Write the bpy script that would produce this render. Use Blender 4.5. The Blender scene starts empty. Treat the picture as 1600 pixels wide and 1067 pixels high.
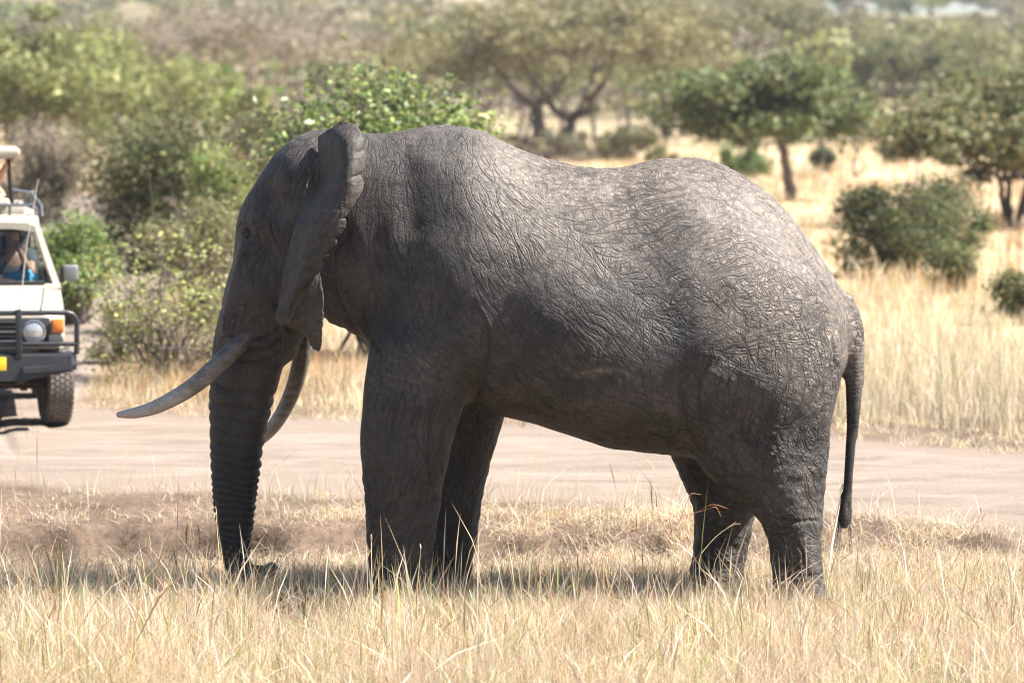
import bpy, bmesh, math, random
import numpy as np
from mathutils import Vector, Matrix, Euler, Quaternion
from mathutils.bvhtree import BVHTree

# ------------------------------------------------------------------ scene, camera, sky, sun, exposure
SC = bpy.context.scene
COL = SC.collection
FPX = 5214.0                    # focal length in pixels of a 1600 px wide frame
CAM = Vector((0.0, -22.0, 3.29))
PITCH = math.atan(373.5 / FPX)  # the camera looks slightly down

cam_data = bpy.data.cameras.new('camera')
cam = bpy.data.objects.new('camera', cam_data)
COL.objects.link(cam)
cam.location = CAM
cam.rotation_euler = (math.pi / 2 - PITCH, 0, 0)
cam_data.sensor_width = 36.0
cam_data.lens = FPX / 1600 * 36.0
cam_data.clip_start = 0.5
cam_data.clip_end = 6000.0
cam_data.dof.use_dof = True
cam_data.dof.focus_distance = 21.5
cam_data.dof.aperture_fstop = 2.1
cam_data.dof.aperture_blades = 9
SC.camera = cam

SUN_EL, SUN_AZ = math.radians(52), math.radians(-4)   # azimuth: from +x towards +y
sun_dir = Vector((math.cos(SUN_EL) * math.cos(SUN_AZ), math.cos(SUN_EL) * math.sin(SUN_AZ), math.sin(SUN_EL)))
world = bpy.data.worlds.new('World')
SC.world = world
world.use_nodes = True
wn = world.node_tree
wn.nodes.clear()
sky = wn.nodes.new('ShaderNodeTexSky')
sky.sky_type = 'NISHITA'
sky.sun_disc = False
sky.sun_elevation = SUN_EL
sky.sun_rotation = math.pi / 2 - SUN_AZ
sky.altitude = 900
sky.dust_density = 2.0
sky.air_density = 1.0
bg = wn.nodes.new('ShaderNodeBackground')
bg.inputs['Strength'].default_value = 0.05
wo = wn.nodes.new('ShaderNodeOutputWorld')
wn.links.new(sky.outputs[0], bg.inputs[0])
wn.links.new(bg.outputs[0], wo.inputs[0])

sun_data = bpy.data.lights.new('sun', 'SUN')
sun_data.energy = 5.0
sun_data.angle = math.radians(0.55)
sun_data.color = (1.0, 0.955, 0.89)
sun = bpy.data.objects.new('sun', sun_data)
COL.objects.link(sun)
sun.rotation_euler = sun_dir.to_track_quat('Z', 'Y').to_euler()
sun.location = sun_dir * 60

SC.view_settings.view_transform = 'Standard'
SC.view_settings.look = 'None'
SC.view_settings.exposure = 1.75
SC.view_settings.gamma = 1.0
SC.view_settings.use_curve_mapping = False
SC.render.engine = 'CYCLES'
SC.cycles.use_denoising = True
SC.cycles.denoiser = 'OPENIMAGEDENOISE'
SC.cycles.denoising_prefilter = 'ACCURATE'
SC.cycles.filter_width = 1.1
SC.cycles.use_adaptive_sampling = True
SC.cycles.adaptive_threshold = 0.02
SC.cycles.max_bounces = 5
SC.cycles.diffuse_bounces = 2
SC.cycles.glossy_bounces = 2
SC.cycles.transmission_bounces = 4
SC.cycles.transparent_max_bounces = 6
SC.cycles.volume_bounces = 0
SC.cycles.caustics_reflective = False
SC.cycles.caustics_refractive = False
SC.cycles.sample_clamp_indirect = 6.0

# ------------------------------------------------------------------ helpers
FWD = np.array([0, math.cos(PITCH), -math.sin(PITCH)])
UPV = np.array([0, math.sin(PITCH), math.cos(PITCH)])


def P(px, py, Y):
    """world point on the plane y=Y that the photograph shows at (px, py)"""
    d = FWD + UPV * (-(py - 533.5) / FPX) + np.array([(px - 800) / FPX, 0, 0])
    t = (Y - CAM.y) / d[1]
    return np.array([CAM.x + d[0] * t, Y, CAM.z + d[2] * t])


def PV(px, py, Y):
    return Vector(P(px, py, Y))


def tag(o, label=None, cat=None, group=None, kind=None):
    if label: o['label'] = label
    if cat: o['category'] = cat
    if group: o['group'] = group
    if kind: o['kind'] = kind
    return o


def empty(name, loc=(0, 0, 0), rz=0.0):
    o = bpy.data.objects.new(name, None)
    o.empty_display_size = 0.2
    COL.objects.link(o)
    o.location = loc
    o.rotation_euler = (0, 0, rz)
    return o


def link(name, me, mat=None, parent=None, smooth=True):
    o = bpy.data.objects.new(name, me)
    COL.objects.link(o)
    if mat is not None and len(me.materials) == 0:
        me.materials.append(mat)
    if smooth and len(me.polygons):
        me.polygons.foreach_set('use_smooth', np.ones(len(me.polygons), dtype=bool))
    if parent is not None:
        o.parent = parent
    return o


def np_mesh(name, V, F, attrs=None, colors=None):
    """V (n,3); F (m,k) with k fixed (3 or 4)"""
    me = bpy.data.meshes.new(name)
    V = np.ascontiguousarray(V, dtype=np.float32)
    F = np.ascontiguousarray(F, dtype=np.int32)
    me.vertices.add(len(V))
    me.vertices.foreach_set('co', V.ravel())
    k = F.shape[1]
    me.loops.add(F.size)
    me.loops.foreach_set('vertex_index', F.ravel())
    me.polygons.add(len(F))
    me.polygons.foreach_set('loop_start', np.arange(0, F.size, k, dtype=np.int32))
    me.polygons.foreach_set('loop_total', np.full(len(F), k, dtype=np.int32))
    me.update(calc_edges=True)
    for an, av in (attrs or {}).items():
        a = me.attributes.new(an, 'FLOAT', 'POINT')
        a.data.foreach_set('value', np.ascontiguousarray(av, dtype=np.float32))
    for an, av in (colors or {}).items():
        a = me.attributes.new(an, 'FLOAT_COLOR', 'POINT')
        c = np.ones((len(V), 4), dtype=np.float32)
        c[:, :3] = av
        a.data.foreach_set('color', c.ravel())
    return me


# ---- noise (numpy)
_rs = np.random.RandomState(7)
_PERM = np.concatenate([_rs.permutation(256)] * 3).astype(np.int32)
_g = _rs.normal(size=(256, 3)); _g /= np.linalg.norm(_g, axis=1)[:, None]
_GRAD = _g.astype(np.float32)


def perlin(x, y, z, seed=0):
    x = np.asarray(x, dtype=np.float32) + seed * 17.31
    y = np.asarray(y, dtype=np.float32) + seed * 5.77
    z = np.asarray(z, dtype=np.float32) + seed * 9.13
    xi, yi, zi = np.floor(x), np.floor(y), np.floor(z)
    xf, yf, zf = x - xi, y - yi, z - zi
    xi = xi.astype(np.int32) & 255; yi = yi.astype(np.int32) & 255; zi = zi.astype(np.int32) & 255
    u = xf * xf * xf * (xf * (xf * 6 - 15) + 10)
    v = yf * yf * yf * (yf * (yf * 6 - 15) + 10)
    w = zf * zf * zf * (zf * (zf * 6 - 15) + 10)

    def corner(a, b, c):
        h = _PERM[_PERM[_PERM[xi + a] + yi + b] + zi + c]
        g = _GRAD[h]
        return g[..., 0] * (xf - a) + g[..., 1] * (yf - b) + g[..., 2] * (zf - c)
    x00 = corner(0, 0, 0); x00 = x00 + u * (corner(1, 0, 0) - x00)
    x10 = corner(0, 1, 0); x10 = x10 + u * (corner(1, 1, 0) - x10)
    x01 = corner(0, 0, 1); x01 = x01 + u * (corner(1, 0, 1) - x01)
    x11 = corner(0, 1, 1); x11 = x11 + u * (corner(1, 1, 1) - x11)
    y0 = x00 + v * (x10 - x00); y1 = x01 + v * (x11 - x01)
    return (y0 + w * (y1 - y0)) * 1.5


def fbm(x, y, z, oct=3, seed=0):
    s = 0; a = 1.0
    for i in range(oct):
        s = s + a * perlin(np.asarray(x) * 2 ** i, np.asarray(y) * 2 ** i, np.asarray(z) * 2 ** i, seed + i)
        a *= 0.5
    return s


def worley(x, y, z, seed=0):
    """F1 and F2 distance to jittered lattice points"""
    x = np.asarray(x, dtype=np.float32); y = np.asarray(y, dtype=np.float32); z = np.asarray(z, dtype=np.float32)
    xi, yi, zi = np.floor(x).astype(np.int32), np.floor(y).astype(np.int32), np.floor(z).astype(np.int32)
    f1 = np.full(x.shape, 9.0, np.float32); f2 = np.full(x.shape, 9.0, np.float32)
    for a in (-1, 0, 1):
        for b in (-1, 0, 1):
            for c in (-1, 0, 1):
                h = _PERM[_PERM[_PERM[(xi + a + seed) & 255] + ((yi + b) & 255)] + ((zi + c) & 255)]
                j = _GRAD[h] * 0.45 + 0.5
                d = (xi + a + j[..., 0] - x) ** 2 + (yi + b + j[..., 1] - y) ** 2 + (zi + c + j[..., 2] - z) ** 2
                m = d < f1
                f2 = np.where(m, f1, np.minimum(f2, d))
                f1 = np.where(m, d, f1)
    return np.sqrt(f1), np.sqrt(f2)


def sstep(a, b, x):
    t = np.clip((x - a) / (b - a), 0, 1)
    return t * t * (3 - 2 * t)


# ---- materials
def new_mat(name):
    m = bpy.data.materials.new(name)
    m.use_nodes = True
    nt = m.node_tree
    nt.nodes.clear()
    out = nt.nodes.new('ShaderNodeOutputMaterial')
    return m, nt, out


def N(nt, typ, **kw):
    n = nt.nodes.new(typ)
    for k, v in kw.items():
        if k.startswith('i_'):
            n.inputs[k[2:].replace('_', ' ')].default_value = v
        else:
            setattr(n, k, v)
    return n


def simple(name, col, rough=0.6, metal=0.0, noise=0.0, nscale=20.0, bump=0.0, spec=0.5, coat=0.0):
    m, nt, out = new_mat(name)
    b = N(nt, 'ShaderNodeBsdfPrincipled')
    b.inputs['Roughness'].default_value = rough
    b.inputs['Metallic'].default_value = metal
    b.inputs['Specular IOR Level'].default_value = spec
    b.inputs['Coat Weight'].default_value = coat
    c = (*col, 1)
    b.inputs['Base Color'].default_value = c
    if noise > 0 or bump > 0:
        tc = N(nt, 'ShaderNodeTexCoord')
        nz = N(nt, 'ShaderNodeTexNoise')
        nz.inputs['Scale'].default_value = nscale
        nz.inputs['Detail'].default_value = 5
        nt.links.new(tc.outputs['Object'], nz.inputs['Vector'])
        mp = N(nt, 'ShaderNodeMapRange')
        mp.inputs['From Min'].default_value = 0.3; mp.inputs['From Max'].default_value = 0.7
        mp.inputs['To Min'].default_value = 1 - noise; mp.inputs['To Max'].default_value = 1 + noise
        nt.links.new(nz.outputs['Fac'], mp.inputs['Value'])
        mx = N(nt, 'ShaderNodeMix', data_type='RGBA', blend_type='MULTIPLY')
        mx.inputs[0].default_value = 1
        mx.inputs[6].default_value = c
        nt.links.new(mp.outputs['Result'], mx.inputs[7])
        nt.links.new(mx.outputs[2], b.inputs['Base Color'])
        if bump > 0:
            bp = N(nt, 'ShaderNodeBump')
            bp.inputs['Strength'].default_value = bump
            bp.inputs['Distance'].default_value = 0.01
            nt.links.new(nz.outputs['Fac'], bp.inputs['Height'])
            nt.links.new(bp.outputs['Normal'], b.inputs['Normal'])
    nt.links.new(b.outputs[0], out.inputs['Surface'])
    return m


def leafy(name, attr='Col', transl=0.35, rough=0.6, spec=0.25, mult=(1, 1, 1)):
    """two-sided leaf / blade material, colour from a point attribute"""
    m, nt, out = new_mat(name)
    at = N(nt, 'ShaderNodeAttribute', attribute_name=attr)
    mx = N(nt, 'ShaderNodeMix', data_type='RGBA', blend_type='MULTIPLY')
    mx.inputs[0].default_value = 1
    mx.inputs[7].default_value = (*mult, 1)
    nt.links.new(at.outputs['Color'], mx.inputs[6])
    b = N(nt, 'ShaderNodeBsdfPrincipled')
    b.inputs['Roughness'].default_value = rough
    b.inputs['Specular IOR Level'].default_value = spec
    t = N(nt, 'ShaderNodeBsdfTranslucent')
    s = N(nt, 'ShaderNodeMixShader')
    s.inputs[0].default_value = transl
    nt.links.new(mx.outputs[2], b.inputs['Base Color'])
    nt.links.new(mx.outputs[2], t.inputs['Color'])
    nt.links.new(b.outputs[0], s.inputs[1])
    nt.links.new(t.outputs[0], s.inputs[2])
    nt.links.new(s.outputs[0], out.inputs['Surface'])
    return m


# ---- bmesh shapes
def bm_box(bm, c, s, rot=None, bevel=0.0, seg=2):
    r = bmesh.ops.create_cube(bm, size=1.0)
    vs = r['verts']
    M = Matrix.Translation(c) @ (rot.to_matrix().to_4x4() if rot is not None else Matrix.Identity(4)) @ Matrix.Diagonal((*s, 1))
    bmesh.ops.transform(bm, matrix=M, verts=vs)
    if bevel > 0:
        es = list({e for v in vs for e in v.link_edges})
        bmesh.ops.bevel(bm, geom=es, offset=bevel, segments=seg, affect='EDGES', profile=0.5)


def bm_tube(bm, pts, r, seg=10, caps=True):
    """tube along pts (Vectors); r a number or a list"""
    pts = [Vector(p) for p in pts]
    n = len(pts)
    rs = [r] * n if not hasattr(r, '__len__') else list(r)
    rings = []
    up = None
    for i, p in enumerate(pts):
        t = (pts[min(i + 1, n - 1)] - pts[max(i - 1, 0)]).normalized()
        if up is None:
            up = t.orthogonal().normalized()
        up = (up - t * up.dot(t))
        up = up.normalized() if up.length > 1e-5 else t.orthogonal().normalized()
        b = t.cross(up)
        rings.append([bm.verts.new(p + (up * math.cos(a) + b * math.sin(a)) * rs[i])
                      for a in [2 * math.pi * k / seg for k in range(seg)]])
    for i in range(n - 1):
        for k in range(seg):
            bm.faces.new((rings[i][k], rings[i][(k + 1) % seg], rings[i + 1][(k + 1) % seg], rings[i + 1][k]))
    if caps:
        bm.faces.new(list(reversed(rings[0])))
        bm.faces.new(rings[-1])


def bm_lathe(bm, prof, center, axis, seg=32):
    """prof: list of (axial, radius)"""
    axis = Vector(axis).normalized()
    u = axis.orthogonal().normalized(); v = axis.cross(u)
    c = Vector(center)
    rings = []
    for a, r in prof:
        if r < 1e-5:
            rings.append([bm.verts.new(c + axis * a)])
        else:
            rings.append([bm.verts.new(c + axis * a + (u * math.cos(2 * math.pi * k / seg) + v * math.sin(2 * math.pi * k / seg)) * r) for k in range(seg)])
    for i in range(len(rings) - 1):
        A, B = rings[i], rings[i + 1]
        for k in range(seg):
            q = [A[k % len(A)], A[(k + 1) % len(A)], B[(k + 1) % len(B)], B[k % len(B)]]
            q2 = []
            for w in q:
                if w not in q2: q2.append(w)
            if len(q2) >= 3:
                try: bm.faces.new(q2)
                except ValueError: pass


def bm_loft(bm, sections, cap=True):
    """sections: lists of Vectors with equal counts, closed rings"""
    R = [[bm.verts.new(p) for p in s] for s in sections]
    n = len(R[0])
    for i in range(len(R) - 1):
        for k in range(n):
            bm.faces.new((R[i][k], R[i][(k + 1) % n], R[i + 1][(k + 1) % n], R[i + 1][k]))
    if cap:
        bm.faces.new(list(reversed(R[0]))); bm.faces.new(R[-1])


def done(name, bm, mat, parent=None, smooth=True, auto=None):
    bmesh.ops.recalc_face_normals(bm, faces=bm.faces)
    me = bpy.data.meshes.new(name)
    bm.to_mesh(me); bm.free()
    o = link(name, me, mat, parent, smooth)
    if auto is not None and smooth:
        try: me.set_sharp_from_angle(angle=math.radians(auto))
        except Exception: pass
    return o
# ------------------------------------------------------------------ ground
PITS = [(-3.3, 2.0, .26, .55), (-2.5, 1.7, .2, .22), (-2.35, 2.35, .16, .4), (-1.3, 2.3, .26, .30), (-1.05, 2.5, .2, .25), (0.02, 2.2, .22, .38), (0.35, 2.3, .15, .25), (0.98, 2.25, .2, .16),
        (2.75, 1.55, .16, .22), (-3.0, 1.2, .1, .5)]


def road_edges(x):
    """near and far edge (world y) of the dirt track at x"""
    near = np.interp(x, [-15, -12, -9.5, -8, -4.3, -1.55, 0.5, 2.45, 3.73, 9], [79, 45, 15, 7.2, 5.8, 4.95, 4.4, 3.55, 2.7, .5])
    far = np.interp(x, [-9, -6.4, -5.2, -4.5, -3.6, -2, 0.5, 2.5, 4.6, 9], [90, 60, 22, 11.8, 11.1, 10.6, 9.8, 9.2, 7.4, 5.0])
    return near, far


def ground_z(x, y):
    x = np.asarray(x, dtype=np.float64); y = np.asarray(y, dtype=np.float64)
    d = y + 22
    wob = 0.35 * perlin(x * 0.9, y * 0 + 3.3, x * 0, 3) + 0.12 * perlin(x * 3.1, x * 0, x * 0, 4)
    bank_y = 2.45 + wob
    soft = np.interp(x, [-1.4, -.6], [0.0, 1.0])
    z = 0.16 * sstep(bank_y - 0.13 - .45 * soft, bank_y + 0.06 + .5 * soft, y)
    z = z + 0.02 * fbm(x * 1.2, y * 1.2, x * 0, 2, 5) * sstep(40, 10, np.abs(d - 22))
    ditch = np.clip(.55 + 1.1 * perlin(x * .8, x * 0 + 1.7, x * 0, 6), .1, 1.1) * sstep(4.6, 3.4, np.abs(x)) * np.interp(x, [-1.4, -.6], [1.0, .15])
    z = z - 0.17 * ditch * np.exp(-((y - bank_y + .27) / .2) ** 2)
    near = sstep(8, 4, np.abs(y - 1.5))
    for (cx, cy, dep, r) in PITS:
        g = np.exp(-(((x - cx) / r) ** 2 + ((y - cy) / 0.24) ** 2) ** 2 * 1.0)
        z = z - dep * g * 1.35
    z = z + near * (0.032 * fbm(x * 4.5, y * 4.5, x * 0, 3, 9)) * sstep(0.2, 1.2, y) * sstep(4.6, 3.2, y)
    ne, fa = road_edges(x)
    onroad = sstep(ne - 0.5, ne + 0.4, y) * sstep(fa + 0.5, fa - 0.4, y)
    z = z * (1 - onroad) + 0.165 * onroad
    z = z - 0.03 * onroad * np.exp(-((y - (ne * 0.67 + fa * 0.33)) / 0.35) ** 2) * (d < 60)
    z = z - 0.03 * onroad * np.exp(-((y - (ne * 0.28 + fa * 0.72)) / 0.35) ** 2) * (d < 60)
    z = z + onroad * 0.006 * perlin(x * 0.8, y * 6.0, x * 0, 21)
    # far hillside
    t = np.clip((d - 230) / 700, 0, 1)
    hill = 30 * (t * t * (3 - 2 * t)) * (1 - 0.00022 * (x - -40) * sstep(230, 500, d))
    hill = hill * (1 + 0.18 * perlin(x * 0.006, y * 0.004, x * 0, 12) * 1.0) + sstep(220, 400, d) * 0.9 * perlin(x * 0.02, y * 0.02, x * 0, 13)
    return z + hill


def gz1(x, y):
    return float(ground_z(np.array([x]), np.array([y]))[0])


def graded(a, b, fine0, fine1, step, grow):
    v = list(np.arange(fine0, fine1 + 1e-6, step))
    s, p = step, fine1
    while p < b:
        s *= grow; p += s; v.append(min(p, b))
    s, p = step, fine0
    left = []
    while p > a:
        s *= grow; p -= s; left.append(max(p, a))
    return np.array(left[::-1] + v)


gx = graded(-700, 700, -4.6, 4.6, 0.075, 1.10)
gy = graded(-60, 1500, -4.0, 4.6, 0.055, 1.06)
GX, GY = np.meshgrid(gx, gy, indexing='ij')
GZ = ground_z(GX, GY)
nx_, ny_ = GX.shape
idx = np.arange(nx_ * ny_).reshape(nx_, ny_)
GF = np.stack([idx[:-1, :-1], idx[1:, :-1], idx[1:, 1:], idx[:-1, 1:]], -1).reshape(-1, 4)
GV = np.stack([GX, GY, GZ], -1).reshape(-1, 3)

m, nt, out = new_mat('dry_soil')
geo = N(nt, 'ShaderNodeNewGeometry')
n1 = N(nt, 'ShaderNodeTexNoise'); n1.inputs['Scale'].default_value = 1.1; n1.inputs['Detail'].default_value = 8
n2 = N(nt, 'ShaderNodeTexNoise'); n2.inputs['Scale'].default_value = 14; n2.inputs['Detail'].default_value = 6; n2.inputs['Roughness'].default_value = 0.7
n3 = N(nt, 'ShaderNodeTexNoise'); n3.inputs['Scale'].default_value = 0.035; n3.inputs['Detail'].default_value = 5
for n in (n1, n2, n3):
    nt.links.new(geo.outputs['Position'], n.inputs['Vector'])
cr = N(nt, 'ShaderNodeValToRGB')
cr.color_ramp.elements[0].position = 0.32; cr.color_ramp.elements[0].color = (0.085, 0.062, 0.048, 1)
cr.color_ramp.elements[1].position = 0.68; cr.color_ramp.elements[1].color = (0.19, 0.142, 0.108, 1)
nt.links.new(n1.outputs['Fac'], cr.inputs['Fac'])
cr2 = N(nt, 'ShaderNodeValToRGB')
cr2.color_ramp.elements[0].position = 0.3; cr2.color_ramp.elements[0].color = (0.55, 0.55, 0.55, 1)
cr2.color_ramp.elements[1].position = 0.7; cr2.color_ramp.elements[1].color = (1.25, 1.2, 1.15, 1)
nt.links.new(n2.outputs['Fac'], cr2.inputs['Fac'])
mx = N(nt, 'ShaderNodeMix', data_type='RGBA', blend_type='MULTIPLY'); mx.inputs[0].default_value = 1
nt.links.new(cr.outputs['Color'], mx.inputs[6]); nt.links.new(cr2.outputs['Color'], mx.inputs[7])
# far plain: straw and rust patches
cr3 = N(nt, 'ShaderNodeValToRGB')
cr3.color_ramp.elements[0].position = 0.36; cr3.color_ramp.elements[0].color = (0.38, 0.24, 0.15, 1)
cr3.color_ramp.elements[1].position = 0.54; cr3.color_ramp.elements[1].color = (0.47, 0.375, 0.24, 1)
nt.links.new(n3.outputs['Fac'], cr3.inputs['Fac'])
sx = N(nt, 'ShaderNodeSeparateXYZ'); nt.links.new(geo.outputs['Position'], sx.inputs[0])
mr = N(nt, 'ShaderNodeMapRange'); mr.inputs['From Min'].default_value = 10; mr.inputs['From Max'].default_value = 26
nt.links.new(sx.outputs['Y'], mr.inputs['Value'])
mx2 = N(nt, 'ShaderNodeMix', data_type='RGBA')
nt.links.new(mr.outputs['Result'], mx2.inputs[0]); nt.links.new(mx.outputs[2], mx2.inputs[6]); nt.links.new(cr3.outputs['Color'], mx2.inputs[7])
b = N(nt, 'ShaderNodeBsdfPrincipled'); b.inputs['Roughness'].default_value = 0.95; b.inputs['Specular IOR Level'].default_value = 0.1
rdust = N(nt, 'ShaderNodeAttribute', attribute_name='road_dust')
mx5 = N(nt, 'ShaderNodeMix', data_type='RGBA'); mx5.inputs[7].default_value = (0.215, 0.172, 0.14, 1)
mrh = N(nt, 'ShaderNodeMapRange'); mrh.inputs['From Min'].default_value = 190; mrh.inputs['From Max'].default_value = 330
mrh.inputs['To Max'].default_value = 0.85
nt.links.new(sx.outputs['Y'], mrh.inputs['Value'])
mxh = N(nt, 'ShaderNodeMix', data_type='RGBA'); mxh.inputs[7].default_value = (0.17, 0.145, 0.085, 1)
nt.links.new(mrh.outputs['Result'], mxh.inputs[0]); nt.links.new(mx2.outputs[2], mxh.inputs[6])
nt.links.new(rdust.outputs['Fac'], mx5.inputs[0]); nt.links.new(mxh.outputs[2], mx5.inputs[6])
nt.links.new(mx5.outputs[2], b.inputs['Base Color'])
bp = N(nt, 'ShaderNodeBump'); bp.inputs['Strength'].default_value = 0.8; bp.inputs['Distance'].default_value = 0.02
nt.links.new(n2.outputs['Fac'], bp.inputs['Height']); nt.links.new(bp.outputs['Normal'], b.inputs['Normal'])
nt.links.new(b.outputs[0], out.inputs['Surface'])
M_SOIL = m
ne_g, fa_g = road_edges(GX)
off = np.maximum(np.maximum(ne_g - GY, GY - fa_g), 0) + .35 * fbm(GX * 1.6, GY * 1.6, GX * 0, 3, 36)
ground = link('ground', np_mesh('ground', GV, GF, attrs={'road_dust': sstep(1.0, .1, off).ravel()}), M_SOIL)
tag(ground, 'dry brown soil plain rising to a far hillside', kind='structure')

# dirt track: a sheet 5 mm above the ground, following it
rx = graded(-60, 60, -6.0, 6.0, 0.11, 1.12)
rt = np.linspace(0, 1, 74)
RXm, RT = np.meshgrid(rx, rt, indexing='ij')
ne, fa = road_edges(RXm)
wn_ = 0.34 * perlin(RXm * 0.9, RXm * 0, RXm * 0, 31) + 0.16 * perlin(RXm * 4, RXm * 0, RXm * 0, 32)
wf_ = 0.34 * perlin(RXm * 0.8, RXm * 0, RXm * 0, 33) + 0.16 * perlin(RXm * 3.7, RXm * 0, RXm * 0, 34)
fa = np.minimum(fa + wf_, 80); ne = np.minimum(ne + wn_, fa - .05)
RYm = ne + (fa - ne) * RT
edge_ = np.minimum(1, np.minimum(RT, 1 - RT) * 7)
RZ = ground_z(RXm, RYm) + np.where(edge_ >= 1, 0.010, -0.016 + 0.026 * edge_ + 0.012 * perlin(RXm * 3.2, RYm * 5.1, RXm * 0, 35) * np.sin(np.pi * edge_))
a_, b_ = RXm.shape
idx = np.arange(a_ * b_).reshape(a_, b_)
RF = np.stack([idx[:-1, :-1], idx[1:, :-1], idx[1:, 1:], idx[:-1, 1:]], -1).reshape(-1, 4)
m, nt, out = new_mat('track_dust')
geo = N(nt, 'ShaderNodeNewGeometry')
mpn = N(nt, 'ShaderNodeMapping'); mpn.inputs['Scale'].default_value = (0.5, 1.7, 1); mpn.inputs['Rotation'].default_value = (0, 0, 0.12)
nt.links.new(geo.outputs['Position'], mpn.inputs['Vector'])
n1 = N(nt, 'ShaderNodeTexNoise'); n1.inputs['Scale'].default_value = 1.3; n1.inputs['Detail'].default_value = 10; n1.inputs['Roughness'].default_value = 0.72; n1.inputs['Distortion'].default_value = 0.6
nt.links.new(mpn.outputs[0], n1.inputs['Vector'])
n2 = N(nt, 'ShaderNodeTexNoise'); n2.inputs['Scale'].default_value = 30; n2.inputs['Detail'].default_value = 5
nt.links.new(geo.outputs['Position'], n2.inputs['Vector'])
cr = N(nt, 'ShaderNodeValToRGB')
cr.color_ramp.elements[0].position = 0.3; cr.color_ramp.elements[0].color = (0.15, 0.119, 0.096, 1)
cr.color_ramp.elements[1].position = 0.66; cr.color_ramp.elements[1].color = (0.27, 0.22, 0.18, 1)
nt.links.new(n1.outputs['Fac'], cr.inputs['Fac'])
mp = N(nt, 'ShaderNodeMapRange'); mp.inputs['From Min'].default_value = 0.35; mp.inputs['From Max'].default_value = 0.65; mp.inputs['To Min'].default_value = 0.86; mp.inputs['To Max'].default_value = 1.1
nt.links.new(n2.outputs['Fac'], mp.inputs['Value'])
mx = N(nt, 'ShaderNodeMix', data_type='RGBA', blend_type='MULTIPLY'); mx.inputs[0].default_value = 1
nt.links.new(cr.outputs['Color'], mx.inputs[6]); nt.links.new(mp.outputs['Result'], mx.inputs[7])
b = N(nt, 'ShaderNodeBsdfPrincipled'); b.inputs['Roughness'].default_value = 0.95; b.inputs['Specular IOR Level'].default_value = 0.1
nt.links.new(mx.outputs[2], b.inputs['Base Color'])
bp = N(nt, 'ShaderNodeBump'); bp.inputs['Strength'].default_value = 0.5; bp.inputs['Distance'].default_value = 0.02
nt.links.new(n1.outputs['Fac'], bp.inputs['Height']); nt.links.new(bp.outputs['Normal'], b.inputs['Normal'])
nt.links.new(b.outputs[0], out.inputs['Surface'])
road = link('road', np_mesh('road', np.stack([RXm, RYm, RZ], -1).reshape(-1, 3), RF), m)
tag(road, 'pale dusty dirt track behind the elephant', kind='structure')
# ------------------------------------------------------------------ elephant
def interp_s(xq, xs, ys):
    """monotone-ish smooth interpolation (cubic Hermite with limited slopes)"""
    xs = np.asarray(xs, float); ys = np.asarray(ys, float)
    if xs[0] > xs[-1]:
        xs = xs[::-1]; ys = ys[::-1]
    h = np.diff(xs); dlt = np.diff(ys) / h
    mm = np.zeros(len(xs))
    for i in range(1, len(xs) - 1):
        if dlt[i - 1] * dlt[i] > 0:
            w1 = 2 * h[i] + h[i - 1]; w2 = h[i] + 2 * h[i - 1]
            mm[i] = (w1 + w2) / (w1 / dlt[i - 1] + w2 / dlt[i])
    mm[0] = dlt[0]; mm[-1] = dlt[-1]
    q = np.clip(xq, xs[0], xs[-1])
    k = np.clip(np.searchsorted(xs, q) - 1, 0, len(xs) - 2)
    t = (q - xs[k]) / h[k]
    t2, t3 = t * t, t * t * t
    return (2 * t3 - 3 * t2 + 1) * ys[k] + (t3 - 2 * t2 + t) * h[k] * mm[k] + (-2 * t3 + 3 * t2) * ys[k + 1] + (t3 - t2) * h[k] * mm[k + 1]


VOX = 0.038
X0, X1, Y0_, Y1_, Z0_, Z1_ = -2.16, 2.5, -1.0, 1.05, -0.09, 3.33
ex = np.arange(X0, X1, VOX); ey = np.arange(Y0_, Y1_, VOX); ez = np.arange(Z0_, Z1_, VOX)
EX, EY, EZ = np.meshgrid(ex, ey, ez, indexing='ij')


def smin(a, b, k):
    h = np.clip(0.5 + 0.5 * (b - a) / k, 0, 1)
    return b + (a - b) * h - k * h * (1 - h)


def zrows(rows, Y):
    """rows (py, px0, px1, hy, yc) traced in the plane y=Y -> z, x0, x1, hy, yc"""
    o = []
    for py, a, b_, hy, yc in rows:
        yy = Y if yc is None else yc
        p, q = P(a, py, yy), P(b_, py, yy)
        o.append((p[2], p[0], q[0], hy, yy))
    return np.array(o)


def loft_z(rows, Y, yaw=0.0, pw=2.0):
    R = zrows(rows, Y)
    z1d = ez
    x0 = interp_s(z1d, R[:, 0], R[:, 1]); x1 = interp_s(z1d, R[:, 0], R[:, 2])
    hy = interp_s(z1d, R[:, 0], R[:, 3]); yc = interp_s(z1d, R[:, 0], R[:, 4])
    xc = (x0 + x1) / 2; hx = (x1 - x0) / 2
    if yaw:
        s, c = math.sin(yaw), math.cos(yaw)
        A = np.sqrt(np.maximum(hx ** 2 - (hy * s) ** 2, (0.35 * hx) ** 2)) / c
        u = -(EX - xc) * c + (EY - yc) * s
        v = (EX - xc) * s + (EY - yc) * c
        r = (np.abs(u / A) ** pw + np.abs(v / hy) ** pw) ** (1 / pw)
        f = (r - 1) * np.minimum(A, hy)
    else:
        r = (np.abs((EX - xc) / hx) ** pw + np.abs((EY - yc) / hy) ** pw) ** (1 / pw)
        f = (r - 1) * np.minimum(hx, hy)
    zlo, zhi = R[:, 0].min(), R[:, 0].max()
    cap = np.maximum(zlo - EZ, EZ - zhi)
    k = 0.04
    return -smin(-f, -cap, k)


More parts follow.
